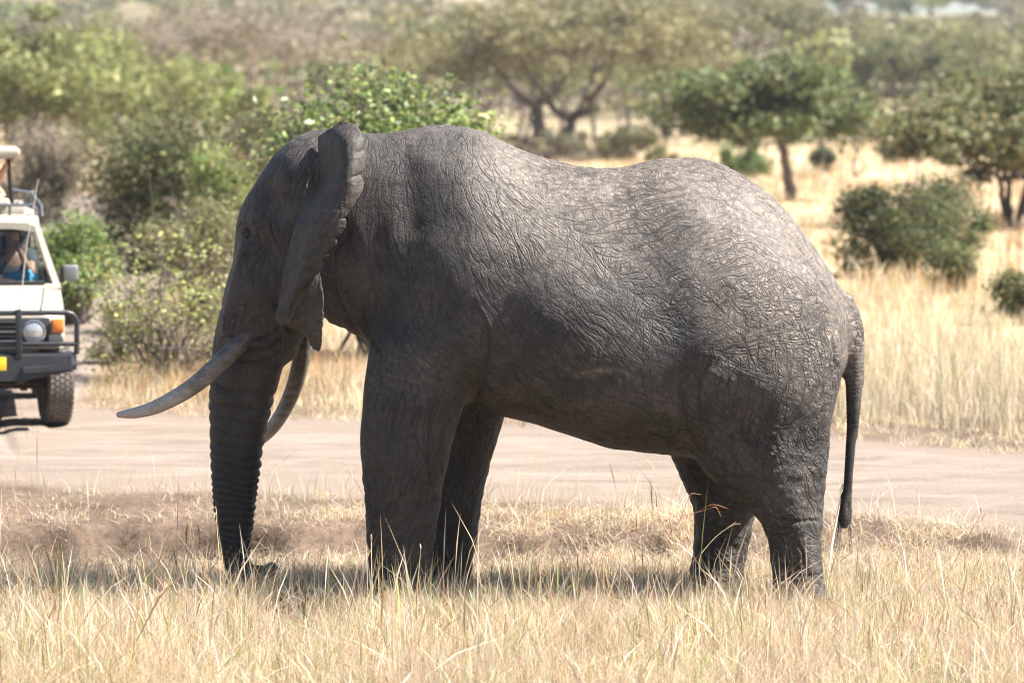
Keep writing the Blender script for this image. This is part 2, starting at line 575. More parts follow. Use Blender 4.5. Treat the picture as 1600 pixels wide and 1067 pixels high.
# torso: px, top, bottom, half width
TORSO = [(505, 215, 500, .30), (530, 210, 512, .36), (560, 207, 524, .42), (600, 207, 560, .50), (640, 201, 590, .57), (680, 195, 614, .63),
         (720, 198, 630, .68), (760, 208, 643, .72), (800, 227, 653, .755), (840, 243, 663, .78), (880, 254, 676, .80), (920, 261, 688, .81), (960, 262, 699, .81),
         (1000, 255, 705, .80), (1040, 247, 709, .79), (1080, 246, 712, .78), (1120, 253, 715, .77), (1160, 272, 716, .75),
         (1200, 301, 716, .72), (1240, 343, 712, .66), (1270, 382, 700, .58), (1295, 420, 655, .46), (1312, 450, 590, .32),
         (1322, 474, 558, .20), (1328, 496, 540, .10)]
tx, tt, tb = [], [], []
for a, t_, b_, w_ in TORSO:
    tx.append(P(a, t_, 0)[0]); tt.append(P(a, t_, 0)[2]); tb.append(P(a, b_, 0)[2])
tw = [q[3] for q in TORSO]
zt = interp_s(ex, tx, tt)[:, None, None]; zb = interp_s(ex, tx, tb)[:, None, None]; hw = interp_s(ex, tx, tw)[:, None, None]
zc = (zt + zb) / 2; hz = (zt - zb) / 2
T = (EZ - zc) / hz
ridge = 0.24 + 0 * zc
weff = hw * (1 - ridge * np.clip(T, -1.2, 1.3) - 0.03)
pexp = 2.15
fr = (np.abs(T) ** pexp + np.abs(EY / weff) ** pexp) ** (1 / pexp)
FT = (fr - 1) * np.minimum(hz, hw) * 0.95
capx = np.maximum(min(tx) - EX, EX - max(tx))
F = -smin(-FT, -capx, 0.05)

LEG_FN = [(440, 610, 790, .16, -.40), (500, 584, 768, .225, -.41), (560, 573, 746, .255, -.42), (620, 566, 730, .262, -.42), (680, 563, 711, .252, -.42),
          (720, 564, 701, .245, -.42), (760, 567, 692, .235, -.42), (830, 572, 682, .222, -.42), (880, 576, 675, .215, -.42), (915, 577, 671, .22, -.42), (945, 573, 671, .235, -.42), (956, 573, 671, .235, -.42)]
LEG_FF = [(440, 640, 800, .16, .40), (500, 640, 800, .225, .41), (560, 640, 800, .255, .42), (620, 645, 797, .26, .42), (655, 650, 788, .25, .42), (690, 652, 777, .245, .42),
          (740, 652, 762, .235, .42), (800, 648, 751, .222, .42), (860, 644, 743, .215, .42), (900, 641, 737, .22, .42), (928, 637, 738, .235, .42)]
LEG_HN = [(430, 1150, 1290, .14, -.36), (500, 1115, 1303, .22, -.38), (560, 1098, 1304, .275, -.385), (620, 1088, 1299, .30, -.385), (680, 1086, 1297, .295, -.38), (715, 1091, 1295, .285, -.38),
          (745, 1106, 1292, .27, -.38), (775, 1140, 1289, .25, -.38), (800, 1172, 1286, .235, -.38), (820, 1190, 1285, .222, -.38), (850, 1200, 1284, .212, -.38), (900, 1207, 1288, .21, -.38), (930, 1207, 1294, .225, -.38), (954, 1206, 1297, .235, -.38)]
LEG_HF = [(430, 1150, 1300, .14, .36), (500, 1120, 1316, .22, .38), (560, 1100, 1316, .275, .385), (600, 1085, 1311, .29, .385), (650, 1060, 1296, .29, .38), (700, 1046, 1262, .28, .37),
          (750, 1064, 1222, .26, .36), (800, 1083, 1181, .235, .36), (850, 1084, 1172, .215, .36), (900, 1077, 1163, .215, .36), (931, 1072, 1162, .23, .36)]
for L_ in (LEG_FN, LEG_FF):
    F = smin(F, loft_z(L_, 0), 0.07)
for L_ in (LEG_HN, LEG_HF):
    F = smin(F, loft_z(L_, 0), 0.09)

# head, turned away from the camera by YAW
YAW = math.radians(36)
HEAD = [(203, 482, 530, .10, .06), (215, 462, 560, .20, .06), (235, 438, 575, .28, .07), (260, 417, 585, .33, .08), (290, 397, 590, .35, .10), (320, 379, 588, .355, .12), (350, 369, 580, .35, .14),
        (380, 367, 570, .34, .16), (410, 363, 556, .325, .18), (440, 354, 540, .31, .20), (470, 348, 520, .29, .22), (500, 342, 495, .26, .24), (530, 338, 470, .215, .26), (555, 340, 452, .16, .28)]
F = smin(F, loft_z(HEAD, 0, YAW, 2.2), 0.07)
TRUNK = [(480, 352, 462, .20, .27), (520, 336, 460, .205, .29), (548, 329, 456, .205, .31), (575, 327, 444, .20, .33), (620, 325, 430, .185, .34), (660, 326, 420, .17, .34), (700, 327, 412, .158, .34),
         (760, 330, 404, .14, .33), (820, 336, 397, .12, .31), (855, 342, 392, .105, .30), (885, 350, 390, .09, .29), (905, 360, 392, .07, .28)]
FTK = loft_z(TRUNK, 0, YAW)
F = smin(F, FTK, 0.035)


def capsule(p, q, r0, r1):
    p = np.asarray(p); q = np.asarray(q)
    d = q - p; L2 = d @ d
    t = np.clip(((EX - p[0]) * d[0] + (EY - p[1]) * d[1] + (EZ - p[2]) * d[2]) / L2, 0, 1)
    return np.sqrt((EX - p[0] - d[0] * t) ** 2 + (EY - p[1] - d[1] * t) ** 2 + (EZ - p[2] - d[2] * t) ** 2) - (r0 + (r1 - r0) * t)


# trunk tip curling up behind
F = smin(F, capsule(P(375, 892, .28), P(410, 897, .22), .07, .058), 0.03)
F = smin(F, capsule(P(410, 897, .22), P(426, 886, .18), .058, .052), 0.02)
# tusk sheaths: fat lobes that end abruptly above the trunk
F = smin(F, capsule(P(392, 395, .02), P(372, 508, .10), .085, .125), 0.07)
F = smin(F, capsule(P(480, 420, .42), P(466, 500, .50), .10, .11), 0.06)
# cheek and jaw
F = smin(F, capsule(P(470, 430, .02), P(440, 520, .16), .15, .12), 0.06)
F = smin(F, capsule(P(450, 545, .24), P(425, 560, .28), .085, .08), 0.03)
# tail
TAIL = [(455, 1296, 1330, .06, 0), (480, 1300, 1340, .07, 0), (505, 1306, 1347, .08, -.01), (530, 1311, 1350, .082, -.02), (550, 1318, 1350, .07, -.03), (580, 1322, 1349, .056, -.04), (620, 1323, 1347, .05, -.05),
        (660, 1323, 1343, .045, -.06), (700, 1320, 1339, .041, -.06), (750, 1316, 1334, .038, -.06), (790, 1311, 1331, .041, -.06), (812, 1308, 1331, .043, -.06), (828, 1311, 1330, .036, -.06)]
TAIL = [(a, b_ - (2.5 if a < 650 else 1), c_ + (2 if a < 650 else .5), h_ + (.010 if a < 650 else .004), y_) for a, b_, c_, h_, y_ in TAIL]
F = smin(F, loft_z(TAIL, 0), 0.03)

# anatomy: soft bumps (+ outwards), both sides: px, py, |y|, amplitude, radii (x, y, z)
BUMPS = [(735, 300, .45, .030, (.16, .4, .30)), (700, 420, .55, .025, (.18, .4, .25)), (640, 330, .45, -.035, (.10, .4, .35)), (655, 250, .3, .02, (.10, .3, .08)), (590, 400, .45, -.03, (.09, .4, .4)),
         (715, 545, .62, .035, (.14, .3, .14)), (800, 520, .75, -.030, (.12, .3, .30)), (1075, 335, .6, .025, (.20, .4, .16)), (1030, 470, .8, -.02, (.15, .4, .28)),
         (1065, 600, .75, -.025, (.12, .4, .25)), (1180, 470, .65, .025, (.20, .3, .25)), (900, 480, .8, .03, (.30, .3, .30)), (960, 640, .6, .02, (.3, .4, .12)),
         (1240, 470, .5, .02, (.12, .3, .2)), (1140, 700, .6, .02, (.12, .3, .12)), (1235, 790, .5, .015, (.08, .4, .1)), (625, 740, .6, .012, (.12, .3, .16)),
         (700, 640, .6, -.02, (.06, .3, .22)), (860, 330, .6, -.02, (.2, .4, .12)), (745, 620, .5, -.035, (.05, .35, .12))]
for px, py, ya, amp, rr in BUMPS:
    c = P(px, py, -ya)
    F = F - amp * np.exp(-((EX - c[0]) / rr[0]) ** 2 - ((np.abs(EY) - ya) / rr[1]) ** 2 - ((EZ - c[2]) / rr[2]) ** 2)
HB = [(430, 315, -.2, -.055, .10), (396, 344, -.1, .042, .065), (381, 366, -.06, -.034, .05), (388, 380, -.08, .012, .045), (448, 292, -.22, .04, .09), (462, 255, -.1, .02, .14), (494, 290, -.25, -.05, .08), (424, 395, -.15, -.04, .06), (400, 455, -.05, .03, .10), (428, 475, -.10, -.045, .055)]
for px, py, yy, amp, r in HB:
    c = P(px, py, yy)
    F = F - amp * np.exp(-(((EX - c[0]) / r) ** 2 + ((EY - c[1]) / (r * 2)) ** 2 + ((EZ - c[2]) / (r * 1.2)) ** 2))
# feet flat on the ground
F = np.maximum(F, -0.03 - EZ)


def surface_nets(F, o, h):
    ins = F < 0
    nx, ny, nz = F.shape
    c = [ins[a:nx - 1 + a, b:ny - 1 + b, d:nz - 1 + d] for a in (0, 1) for b in (0, 1) for d in (0, 1)]
    s = sum(q.astype(np.int8) for q in c)
    mask = (s > 0) & (s < 8)
    cid = np.full(mask.shape, -1, np.int32)
    ci, cj, ck = np.nonzero(mask)
    cid[ci, cj, ck] = np.arange(len(ci))
    acc = np.zeros((len(ci), 3)); cnt = np.zeros(len(ci))
    for ax in range(3):
        for a in (0, 1):
            for b in (0, 1):
                st = [0, 0, 0]; ot = [q for q in range(3) if q != ax]
                st[ot[0]] = a; st[ot[1]] = b
                en = list(st); en[ax] = 1
                f0 = F[ci + st[0], cj + st[1], ck + st[2]]; f1 = F[ci + en[0], cj + en[1], ck + en[2]]
                x = (f0 < 0) != (f1 < 0)
                t = np.where(x, f0 / np.where(f0 == f1, 1, f0 - f1), 0)
                p = np.zeros((len(ci), 3)); p[:, 0] = st[0]; p[:, 1] = st[1]; p[:, 2] = st[2]; p[:, ax] = t
                acc += p * x[:, None]; cnt += x
    V = (acc / cnt[:, None] + np.stack([ci, cj, ck], 1)) * h + np.asarray(o)
    faces = []
    for ax in range(3):
        A = [slice(None)] * 3; B = [slice(None)] * 3
        A[ax] = slice(0, -1); B[ax] = slice(1, None)
        f0, f1 = ins[tuple(A)], ins[tuple(B)]
        ii = np.stack(np.nonzero(f0 != f1), 1)
        ot = [(ax + 1) % 3, (ax + 2) % 3]
        ok = (ii[:, ot[0]] > 0) & (ii[:, ot[1]] > 0) & (ii[:, ot[0]] < F.shape[ot[0]] - 1) & (ii[:, ot[1]] < F.shape[ot[1]] - 1)
        ii = ii[ok]
        q = []
        for da, db in ((-1, -1), (0, -1), (0, 0), (-1, 0)):
            j = ii.copy(); j[:, ot[0]] += da; j[:, ot[1]] += db
            q.append(cid[j[:, 0], j[:, 1], j[:, 2]])
        q = np.stack(q, 1)
        fl = f0[ii[:, 0], ii[:, 1], ii[:, 2]]
        q[~fl] = q[~fl][:, ::-1]
        faces.append(q)
    return V, np.concatenate(faces)


EV, EFc = surface_nets(F, (ex[0], ey[0], ez[0]), VOX)
del F, FT, FTK, EX, EY, EZ, T, weff, fr
# a little smoothing
e_ = np.concatenate([EFc[:, [0, 1]], EFc[:, [1, 2]], EFc[:, [2, 3]], EFc[:, [3, 0]]])
for it in range(3):
    acc = np.zeros_like(EV); cn = np.zeros(len(EV))
    np.add.at(acc, e_[:, 0], EV[e_[:, 1]]); np.add.at(cn, e_[:, 0], 1)
    np.add.at(acc, e_[:, 1], EV[e_[:, 0]]); np.add.at(cn, e_[:, 1], 1)
    EV = EV + (0.45 if it % 2 == 0 else -0.35) * (acc / cn[:, None] - EV)
me0 = np_mesh('body_base', EV, EFc)
tmp = bpy.data.objects.new('tmp_body', me0); COL.objects.link(tmp)
md = tmp.modifiers.new('s', 'SUBSURF'); md.levels = 2; md.render_levels = 2
dg = bpy.context.evaluated_depsgraph_get()
body_me = bpy.data.meshes.new_from_object(tmp.evaluated_get(dg))
bpy.data.objects.remove(tmp); bpy.data.meshes.remove(me0)
nv = len(body_me.vertices)
BV = np.empty(nv * 3, np.float32); body_me.vertices.foreach_get('co', BV); BV = BV.reshape(-1, 3).astype(np.float64)
BN = np.empty(nv * 3, np.float32); body_me.vertex_normals.foreach_get('vector', BN); BN = BN.reshape(-1, 3)


def to_px(V):
    d = V - np.array(CAM)
    fz = d @ FWD
    return 800 + FPX * d[:, 0] / fz, 533.5 - FPX * (d @ UPV) / fz


# skin relief: px, py, angle of the long wrinkles in degrees (0 horizontal, + up to the right), depth mm, cross, cells, coarse
WR = [(600, 790, 80, 6, .6, .3, .3), (640, 790, 60, 6, .6, .3, .3), (720, 860, 70, 6, .6, .3, .3), (620, 300, 95, 3, .3, 0, 0), (600, 430, 88, 3.5, .2, 0, 0), (560, 490, 75, 5, .1, 0, .5), (690, 240, 40, 5, .4, .1, .3), (760, 270, -55, 9, .2, .1, .8), (720, 350, -70, 4, .3, 0, .2), (690, 450, -80, 3.5, .5, 0, 0),
      (790, 400, -62, 5, .5, .1, .3), (800, 520, -60, 6, .4, .1, .3), (760, 600, -35, 5, .6, .2, .2), (870, 300, 10, 4, .7, .75, 0), (980, 290, 5, 5, .7, .9, 0), (1080, 280, 0, 5, .7, .9, 0), (900, 420, -48, 5, .9, .2, .2), (900, 520, -45, 5, .9, .2, .1), (880, 620, -25, 4, .8, .1, 0),
      (1000, 400, 38, 6.5, .6, .2, .5), (1000, 520, -40, 5, .9, .3, .1), (1000, 640, -15, 4, .8, .2, 0), (1100, 380, 40, 6, .5, .3, .5), (1100, 480, 42, 8, .7, .4, .7), (1190, 350, -35, 3.5, .5, .5, .2), (1270, 420, -50, 8, .4, .5, .7),
      (1180, 500, 35, 9, .8, .7, .8), (1260, 520, 10, 11, .8, .9, 1), (1240, 600, -22, 11, .9, .7, .8), (1140, 600, -45, 8, .9, .4, .5), (1100, 680, -40, 5, .9, .3, .1), (1200, 700, -38, 8, .8, .4, .3), (1270, 700, -80, 9, .7, .6, .6), (1260, 780, -75, 10, .6, .6, .7),
      (1230, 860, 15, 7, .7, .4, .4), (1130, 800, 0, 6, .7, .3, .2), (630, 560, -20, 5.5, .9, .2, .2), (650, 640, 62, 6, .6, .2, .4), (610, 720, -70, 4, .4, .1, .1), (680, 720, 75, 7, .3, .2, .6), (600, 850, 10, 4, .6, .3, 0), (650, 850, 40, 4.5, .6, .2, .2), (730, 760, 70, 8, .4, .3, .6),
      (480, 240, 65, 5, .1, 0, .2), (420, 290, 60, 4, .3, .2, .1), (440, 330, 80, 4.5, .4, .2, .2), (380, 420, 80, 5, .5, .4, .3), (420, 430, 60, 7, .7, .8, .5), (370, 480, 82, 5, .5, .4, .3), (420, 500, 75, 5, .5, .3, .3), (430, 380, 85, 7, .2, .1, .5)]
W = np.array(WR, float)
bpx, bpy_ = to_px(BV)
RB = 62.0
d2 = (bpx[:, None] - W[None, :, 0].astype(np.float32)) ** 2 + (bpy_[:, None] - W[None, :, 1].astype(np.float32)) ** 2
wgt = (np.exp(-d2 / (2 * RB * RB)) + 1e-9).astype(np.float32)
del d2
wgt /= wgt.sum(1)[:, None]
ca = wgt @ np.cos(2 * np.radians(W[:, 2])); sa = wgt @ np.sin(2 * np.radians(W[:, 2]))
ang = 0.5 * np.arctan2(sa, ca)
dep, cross_, cell_, coarse_ = (wgt @ W[:, 3]) * 1e-3 * (1 + .7 * sstep(490, 450, bpx) + .5 * sstep(600, 680, bpy_) * (bpx > 520)), wgt @ W[:, 4], wgt @ W[:, 5], wgt @ W[:, 6]
del wgt
far = BV[:, 1] > 0.3
bx, by, bz = BV[:, 0], BV[:, 1], BV[:, 2]
# slow warp so the lines meander
wx = bx + 0.035 * perlin(bx * 5, by * 5, bz * 5, 41) + 0.005 * perlin(bx * 17, by * 17, bz * 17, 43)
wz = bz + 0.035 * perlin(bx * 5, by * 5, bz * 5, 42) + 0.005 * perlin(bx * 17, by * 17, bz * 17, 44)
wy = by + 0.02 * perlin(bx * 5, by * 5, bz * 5, 45)
K = 9
nA = np.zeros(nv); nAc = np.zeros(nv); nB = np.zeros(nv); wsA = np.zeros(nv); wsB = np.zeros(nv)
for k in range(K):
    th = math.pi * k / K
    c, s = math.cos(th), math.sin(th)
    al, ac = wx * c + wz * s, -wx * s + wz * c
    wa = np.clip(np.cos(ang - th) ** 2, 0, 1) ** 20
    wb = np.clip(np.sin(ang - th + 0.35) ** 2, 0, 1) ** 20
    nB += wb * perlin(al / 0.24, ac / 0.048, wy / 0.10, 110 + k); wsB += wb
    nA += wa * perlin(al / 0.34, ac / 0.042, wy / 0.10, 50 + k); nAc += wa * perlin(al / 0.5, ac / 0.10, wy / 0.16, 70 + k); wsA += wa
nA /= wsA; nAc /= wsA; nB /= wsB
lineA = np.maximum(np.clip(1 - np.abs(nA) / 0.30, 0, 1) * 0.6, np.clip(1 - np.abs(nAc) / 0.22, 0, 1) * (0.3 + 0.7 * coarse_))
# weights of the three crack frames used by the skin material
FR = [math.radians(-50), math.radians(35), math.radians(88)]
fw = np.stack([np.clip(np.cos(ang - q) ** 2, 0, 1) ** 6 + 1e-4 for q in FR], 1); fw /= fw.sum(1)[:, None]
f1, f2 = worley(wx / 0.062, wy / 0.062, wz / 0.062, 5)
cells = np.clip(1 - (f2 - f1) / 0.22, 0, 1)
f1b, f2b = worley(wx / 0.028, wy / 0.03, wz / 0.024, 9)
peb = np.clip(1 - (f2b - f1b) / 0.3, 0, 1)
patch = 0.5 + 0.7 * np.clip(fbm(bx * 2.6, by * 2.6, bz * 2.6, 3, 61) * 1.3 + 0.5, 0, 1)
groove = np.maximum(lineA, cells * cell_ * .8)
back = sstep(300, 250, bpy_ - 20 * np.sin(bpx / 60)) * sstep(800, 860, bpx)          # rough mud-caked back
disp = -dep * groove * patch * 0.19
disp += -0.004 * peb * np.clip(back + 0.25 * cell_, 0, 1) + 0.006 * back * fbm(bx * 22, by * 22, bz * 22, 3, 63)
disp += 0.006 * fbm(bx * 4, by * 4, bz * 4, 2, 64) + sstep(620, 760, bpy_) * (bpx > 540) * 0.009 * fbm(bx * 9, by * 9, bz * 12, 3, 69)
# rings on the trunk and the tail
tk = sstep(470, 455, bpx) * sstep(545, 585, bpy_) * (bx < -1.3)
tz = bz + 0.012 * perlin(bx * 9, by * 9, bz * 7, 65) + 0.20 * (bx + 1.8) * 0.35
ph = tz / np.interp(bz, [0.2, 0.8, 1.6], [0.034, 0.042, 0.056]) + 1.5 * perlin(bz * 3.1, bz * 0, bz * 0, 166)
ring = np.abs(np.sin(np.pi * ph + 1.1 * perlin(bx * 4, by * 4, bz * 3, 66)))
disp = disp * (1 - 0.75 * tk) + tk * (0.019 * (ring ** 0.5 - 0.75)) * (0.7 + 0.8 * np.clip(perlin(bx * 5, by * 5, bz * 9, 167) + .4, 0, 1)) * np.interp(bz, [0.2, 1.6], [0.65, 1.0])
ridge_t = sstep(.06, .0, np.abs(bpx - np.interp(bpy_, [560, 700, 860], [436, 407, 388]))/237) * tk
disp += 0.008 * ridge_t * perlin(bz * 26, bz * 0, bz * 0, 168)
tl = sstep(1313, 1320, bpx) * sstep(535, 560, bpy_)
disp = disp * (1 - 0.8 * tl) + tl * 0.003 * (np.abs(np.sin(np.pi * bz / 0.028 + 0.8 * perlin(bx * 9, by * 9, bz * 6, 67))) - 0.6)
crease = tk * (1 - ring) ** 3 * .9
# crisp folds: (points in the picture, depth mm, width mm)
FOLDS = [([(350, 528), (380, 529), (405, 530), (432, 520)], 26, 13), ([(340, 470), (352, 500), (352, 524)], 6, 9), ([(1306, 505), (1303, 540), (1306, 570), (1302, 610)], 14, 12), ([(428, 470), (440, 495), (452, 515)], 22, 13),
         ([(735, 470), (765, 530), (752, 600), (722, 660)], 12, 14), ([(690, 610), (672, 660), (668, 720), (676, 770)], 14, 10), ([(705, 640), (690, 690), (688, 740)], 12, 9), ([(640, 640), (650, 690), (680, 740)], 7, 8),
         ([(1060, 590), (1070, 640), (1085, 700)], 12, 18), ([(1110, 560), (1090, 620), (1095, 690)], 8, 12), ([(565, 470), (575, 515), (600, 560)], 12, 12), ([(520, 440), (540, 490), (565, 525)], 10, 12), ([(505, 470), (520, 500), (545, 520)], 10, 10),
         ([(421, 343), (424, 360), (432, 378), (440, 395)], 14, 7), ([(430, 340), (438, 365), (450, 400)], 8, 7), ([(412, 350), (418, 385), (428, 420)], 7, 7), ([(376, 378), (388, 386), (398, 376)], 6, 5), ([(374, 386), (388, 396), (402, 384)], 5, 5), ([(373, 355), (383, 349), (397, 354), (405, 368)], 6, 6),
         ([(360, 560), (390, 566), (420, 562), (442, 552)], 16, 11), ([(345, 548), (375, 548), (410, 545), (445, 535)], 14, 9), ([(1180, 300), (1230, 350), (1270, 410), (1310, 470)], 9, 10), ([(1215, 340), (1255, 400), (1295, 460)], 8, 8),
         ([(1210, 800), (1240, 815), (1280, 812)], 8, 9), ([(1215, 880), (1250, 900), (1280, 898)], 8, 8), ([(1240, 830), (1252, 860), (1262, 900)], 8, 8)]
for pts, dm, wm in FOLDS:
    pts = np.array(pts, float)
    # resample smoothly
    tq = np.linspace(0, len(pts) - 1, 40)
    qx = interp_s(tq, np.arange(len(pts)), pts[:, 0]); qy = interp_s(tq, np.arange(len(pts)), pts[:, 1])
    sel = (~far | (pts[0, 0] < 460)) & (BN[:, 1] < 0.2) & (bpx > qx.min() - 20) & (bpx < qx.max() + 20) & (bpy_ > qy.min() - 20) & (bpy_ < qy.max() + 20)
    si = np.nonzero(sel)[0]
    if len(si) == 0: continue
    jx = bpx[si] + 3.0 * perlin(bx[si] * 12, bz[si] * 12, 0 * bz[si], 68)
    D = np.sqrt((jx[:, None] - qx) ** 2 + (bpy_[si][:, None] - qy) ** 2)
    j = D.argmin(1); dd = D.min(1) / 237
    fade = np.sin(np.pi * np.clip((j + 2) / 44, 0, 1)) ** 0.6
    w = wm * 1e-3
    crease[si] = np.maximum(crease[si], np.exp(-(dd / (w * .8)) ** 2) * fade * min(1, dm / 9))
    disp[si] += (-1.4 * dm * 1e-3 * np.exp(-(dd / w) ** 2) + 0.35 * dm * 1e-3 * np.exp(-((dd - 2.1 * w) / (1.2 * w)) ** 2)) * fade
disp = np.clip(disp, -0.042, 0.03)
disp *= sstep(0.0, 0.02, bz)
BV2 = BV + BN * disp[:, None]
body_me.vertices.foreach_set('co', BV2.astype(np.float32).ravel())
body_me.update()
flat = 1 - np.clip(tk + tl, 0, 1)
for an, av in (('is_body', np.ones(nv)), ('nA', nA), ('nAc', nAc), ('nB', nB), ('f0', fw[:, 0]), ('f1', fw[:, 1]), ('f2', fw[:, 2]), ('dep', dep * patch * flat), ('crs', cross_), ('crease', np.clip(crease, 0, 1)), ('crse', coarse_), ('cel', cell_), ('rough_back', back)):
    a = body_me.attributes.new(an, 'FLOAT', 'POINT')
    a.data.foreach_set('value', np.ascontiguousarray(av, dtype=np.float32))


# ---- ears: thick ragged sheets, joined to the body as one surface
def ear_sheet(rows, seed, thick=0.012, nt_=46, ns=90, rag=0.0, curl=0.0, mirror=False):
    """rows (py_left, px_left, py_right, px_right, Y_left, Y_mid, Y_right); the free margin is notched and curls back"""
    R = np.array(rows, float)
    u = np.linspace(0, 1, len(R)); s = np.linspace(0, 1, ns); t = np.linspace(0, 1, nt_)
    q = [interp_s(s, u, R[:, i]) for i in range(7)]
    rs = np.random.RandomState(seed)
    # scallops: arcs of uneven length that meet in sharp cusps, plus small nicks
    cuts = [0.0]
    while cuts[-1] < 1: cuts.append(cuts[-1] + rs.choice([.035, .07, .12, .18]) * rs.uniform(.7, 1.2))
    cuts = np.array(cuts); k = np.clip(np.searchsorted(cuts, s, side='right') - 1, 0, len(cuts) - 2)
    f = (s - cuts[k]) / (cuts[k + 1] - cuts[k]); dpt = rs.uniform(.25, 1.0, len(cuts))
    ragv = rag * (dpt[k] * (1 - np.sin(np.pi * f) ** .7) * .8 + .06 * np.abs(perlin(s * 60, s * 0, s * 0, seed)))
    env = np.clip(np.minimum(s * 9, (1 - s) * 6), 0, 1)
    G = np.zeros((ns, nt_, 3))
    for i in range(ns):
        tt_ = t * (1 - ragv[i] * env[i] * t)
        px = q[1][i] + (q[3][i] - q[1][i]) * tt_
        py = q[0][i] + (q[2][i] - q[0][i]) * tt_
        yl, ym, yr = q[4][i], q[5][i], q[6][i]
        tm = np.minimum(t / .7, 1)
        Yv = yl + (ym - yl) * np.sin(tm * np.pi / 2) ** 1.1
        c = np.clip((t - .74) / .26, 0, 1)
        cl = curl * env[i] * (1.15 - .85 * float(sstep(.38, .62, s[i]))) * (0.75 + .6 * float(perlin(np.array([s[i] * 7]), np.array([0.3]), np.array([seed * 1.1]), 3)[0]) + .25 * np.sin(np.pi * f[i]))
        Yv = Yv + (yr - ym) * c + cl * c ** 1.6
        Yv = Yv + .012 * np.sin(t * 7 + s[i] * 9) * env[i]
        for j in range(nt_):
            G[i, j] = P(px[j], py[j], Yv[j])
    du = np.gradient(G, axis=0); dv = np.gradient(G, axis=1)
    nrm = np.cross(du, dv); nrm /= np.linalg.norm(nrm, axis=2)[..., None] + 1e-9
    if nrm[ns // 2, nt_ // 3, 1] > 0: nrm = -nrm
    rel = 0.005 * fbm(G[..., 0] * 9, G[..., 1] * 9, G[..., 2] * 5, 3, seed + 5) - 0.003 * np.clip(1 - np.abs(perlin(G[..., 0] * 30, G[..., 1] * 16, G[..., 2] * 7, seed + 6)) / 0.14, 0, 1)
    rel -= 0.002 * np.clip(1 - np.abs(perlin(G[..., 0] * 60, G[..., 1] * 30, G[..., 2] * 45, seed + 7)) / 0.2, 0, 1)
    A = G + nrm * (thick * 0.5 + rel)[..., None]
    B = G - nrm * (thick * 0.5 - rel)[..., None]
    if mirror:
        for g_ in (A, B):
            g_[..., 1] *= -1; g_[..., 2] -= .10; g_[..., 0] += .05
    n = ns * nt_
    V = np.concatenate([A.reshape(-1, 3), B.reshape(-1, 3)])
    ix = np.arange(n).reshape(ns, nt_)
    f = np.stack([ix[:-1, :-1], ix[1:, :-1], ix[1:, 1:], ix[:-1, 1:]], -1).reshape(-1, 4)
    fs = [f, f[:, ::-1] + n]
    brd = np.concatenate([ix[0, :], ix[1:, -1], ix[-1, -2::-1], ix[-2:0:-1, 0]])
    nb = np.roll(brd, -1)
    fs.append(np.stack([brd, nb, nb + n, brd + n], -1))
    return V, np.concatenate(fs)


EAR_FRONT = [(214, 498, 190, 536, -.20, -.36, -.40), (236, 497, 196, 556, -.24, -.55, -.56), (262, 500, 212, 567, -.28, -.66, -.66), (285, 497, 243, 572, -.26, -.72, -.70), (305, 487, 285, 571, -.31, -.76, -.74), (330, 472, 320, 553, -.39, -.76, -.75),
             (360, 460, 352, 541, -.46, -.74, -.75), (390, 452, 378, 527, -.47, -.71, -.73), (420, 445, 404, 511, -.47, -.68, -.72), (450, 440, 428, 498, -.46, -.64, -.68), (475, 436, 443, 484, -.45, -.59, -.61), (497, 431, 480, 462, -.45, -.53, -.55), (508, 440, 505, 450, -.45, -.50, -.51)]
EAR_LOBE = [(380, 462, 385, 520, -.44, -.66, -.67), (425, 452, 425, 501, -.43, -.53, -.50), (455, 444, 458, 505, -.42, -.50, -.50), (480, 439, 490, 506, -.42, -.49, -.50), (503, 443, 515, 504, -.40, -.46, -.48), (514, 462, 533, 503, -.36, -.45, -.47), (530, 482, 544, 500, -.38, -.44, -.46), (543, 489, 549, 497, -.40, -.44, -.45)]
ears = [ear_sheet(EAR_FRONT, 11, 0.013, 44, 240, 0.29, 0.06), ear_sheet(EAR_LOBE, 12, 0.012, 34, 110, 0.05, 0.0),
        ear_sheet(EAR_FRONT, 13, 0.018, 20, 50, 0.1, 0.1, True)]
elephant = empty('elephant', (float(P(900, 930, 0)[0]), 0, 0))
tag(elephant, 'large grey tusked elephant standing in dry grass with its head turned away', 'elephant')


def child(o, root):
    """parent a mesh that was built in world coordinates under an Empty root"""
    o.parent = root
    o.matrix_parent_inverse = Matrix.Translation(root.location).inverted() if root.rotation_euler.z == 0 else root.matrix_basis.inverted()
    return o


m, nt, out = new_mat('elephant_skin')
geo = N(nt, 'ShaderNodeNewGeometry')
na = N(nt, 'ShaderNodeTexNoise'); na.inputs['Scale'].default_value = 2.4; na.inputs['Detail'].default_value = 6; na.inputs['Roughness'].default_value = 0.6
nb_ = N(nt, 'ShaderNodeTexNoise'); nb_.inputs['Scale'].default_value = 26; nb_.inputs['Detail'].default_value = 6; nb_.inputs['Roughness'].default_value = 0.65
nc = N(nt, 'ShaderNodeTexNoise'); nc.inputs['Scale'].default_value = 140; nc.inputs['Detail'].default_value = 3
for n in (na, nb_, nc): nt.links.new(geo.outputs['Position'], n.inputs['Vector'])
cr = N(nt, 'ShaderNodeValToRGB')
E = cr.color_ramp.elements
E[0].position = 0.36; E[0].color = (0.034, 0.0325, 0.0325, 1)
E[1].position = 0.66; E[1].color = (0.082, 0.072, 0.066, 1)
e2 = E.new(0.52); e2.color = (0.055, 0.0495, 0.0465, 1)
nt.links.new(na.outputs['Fac'], cr.inputs['Fac'])
du = N(nt, 'ShaderNodeAttribute', attribute_name='dust_sun')
dn = N(nt, 'ShaderNodeMath', operation='MULTIPLY_ADD'); dn.inputs[1].default_value = 1.9; dn.inputs[2].default_value = -0.42
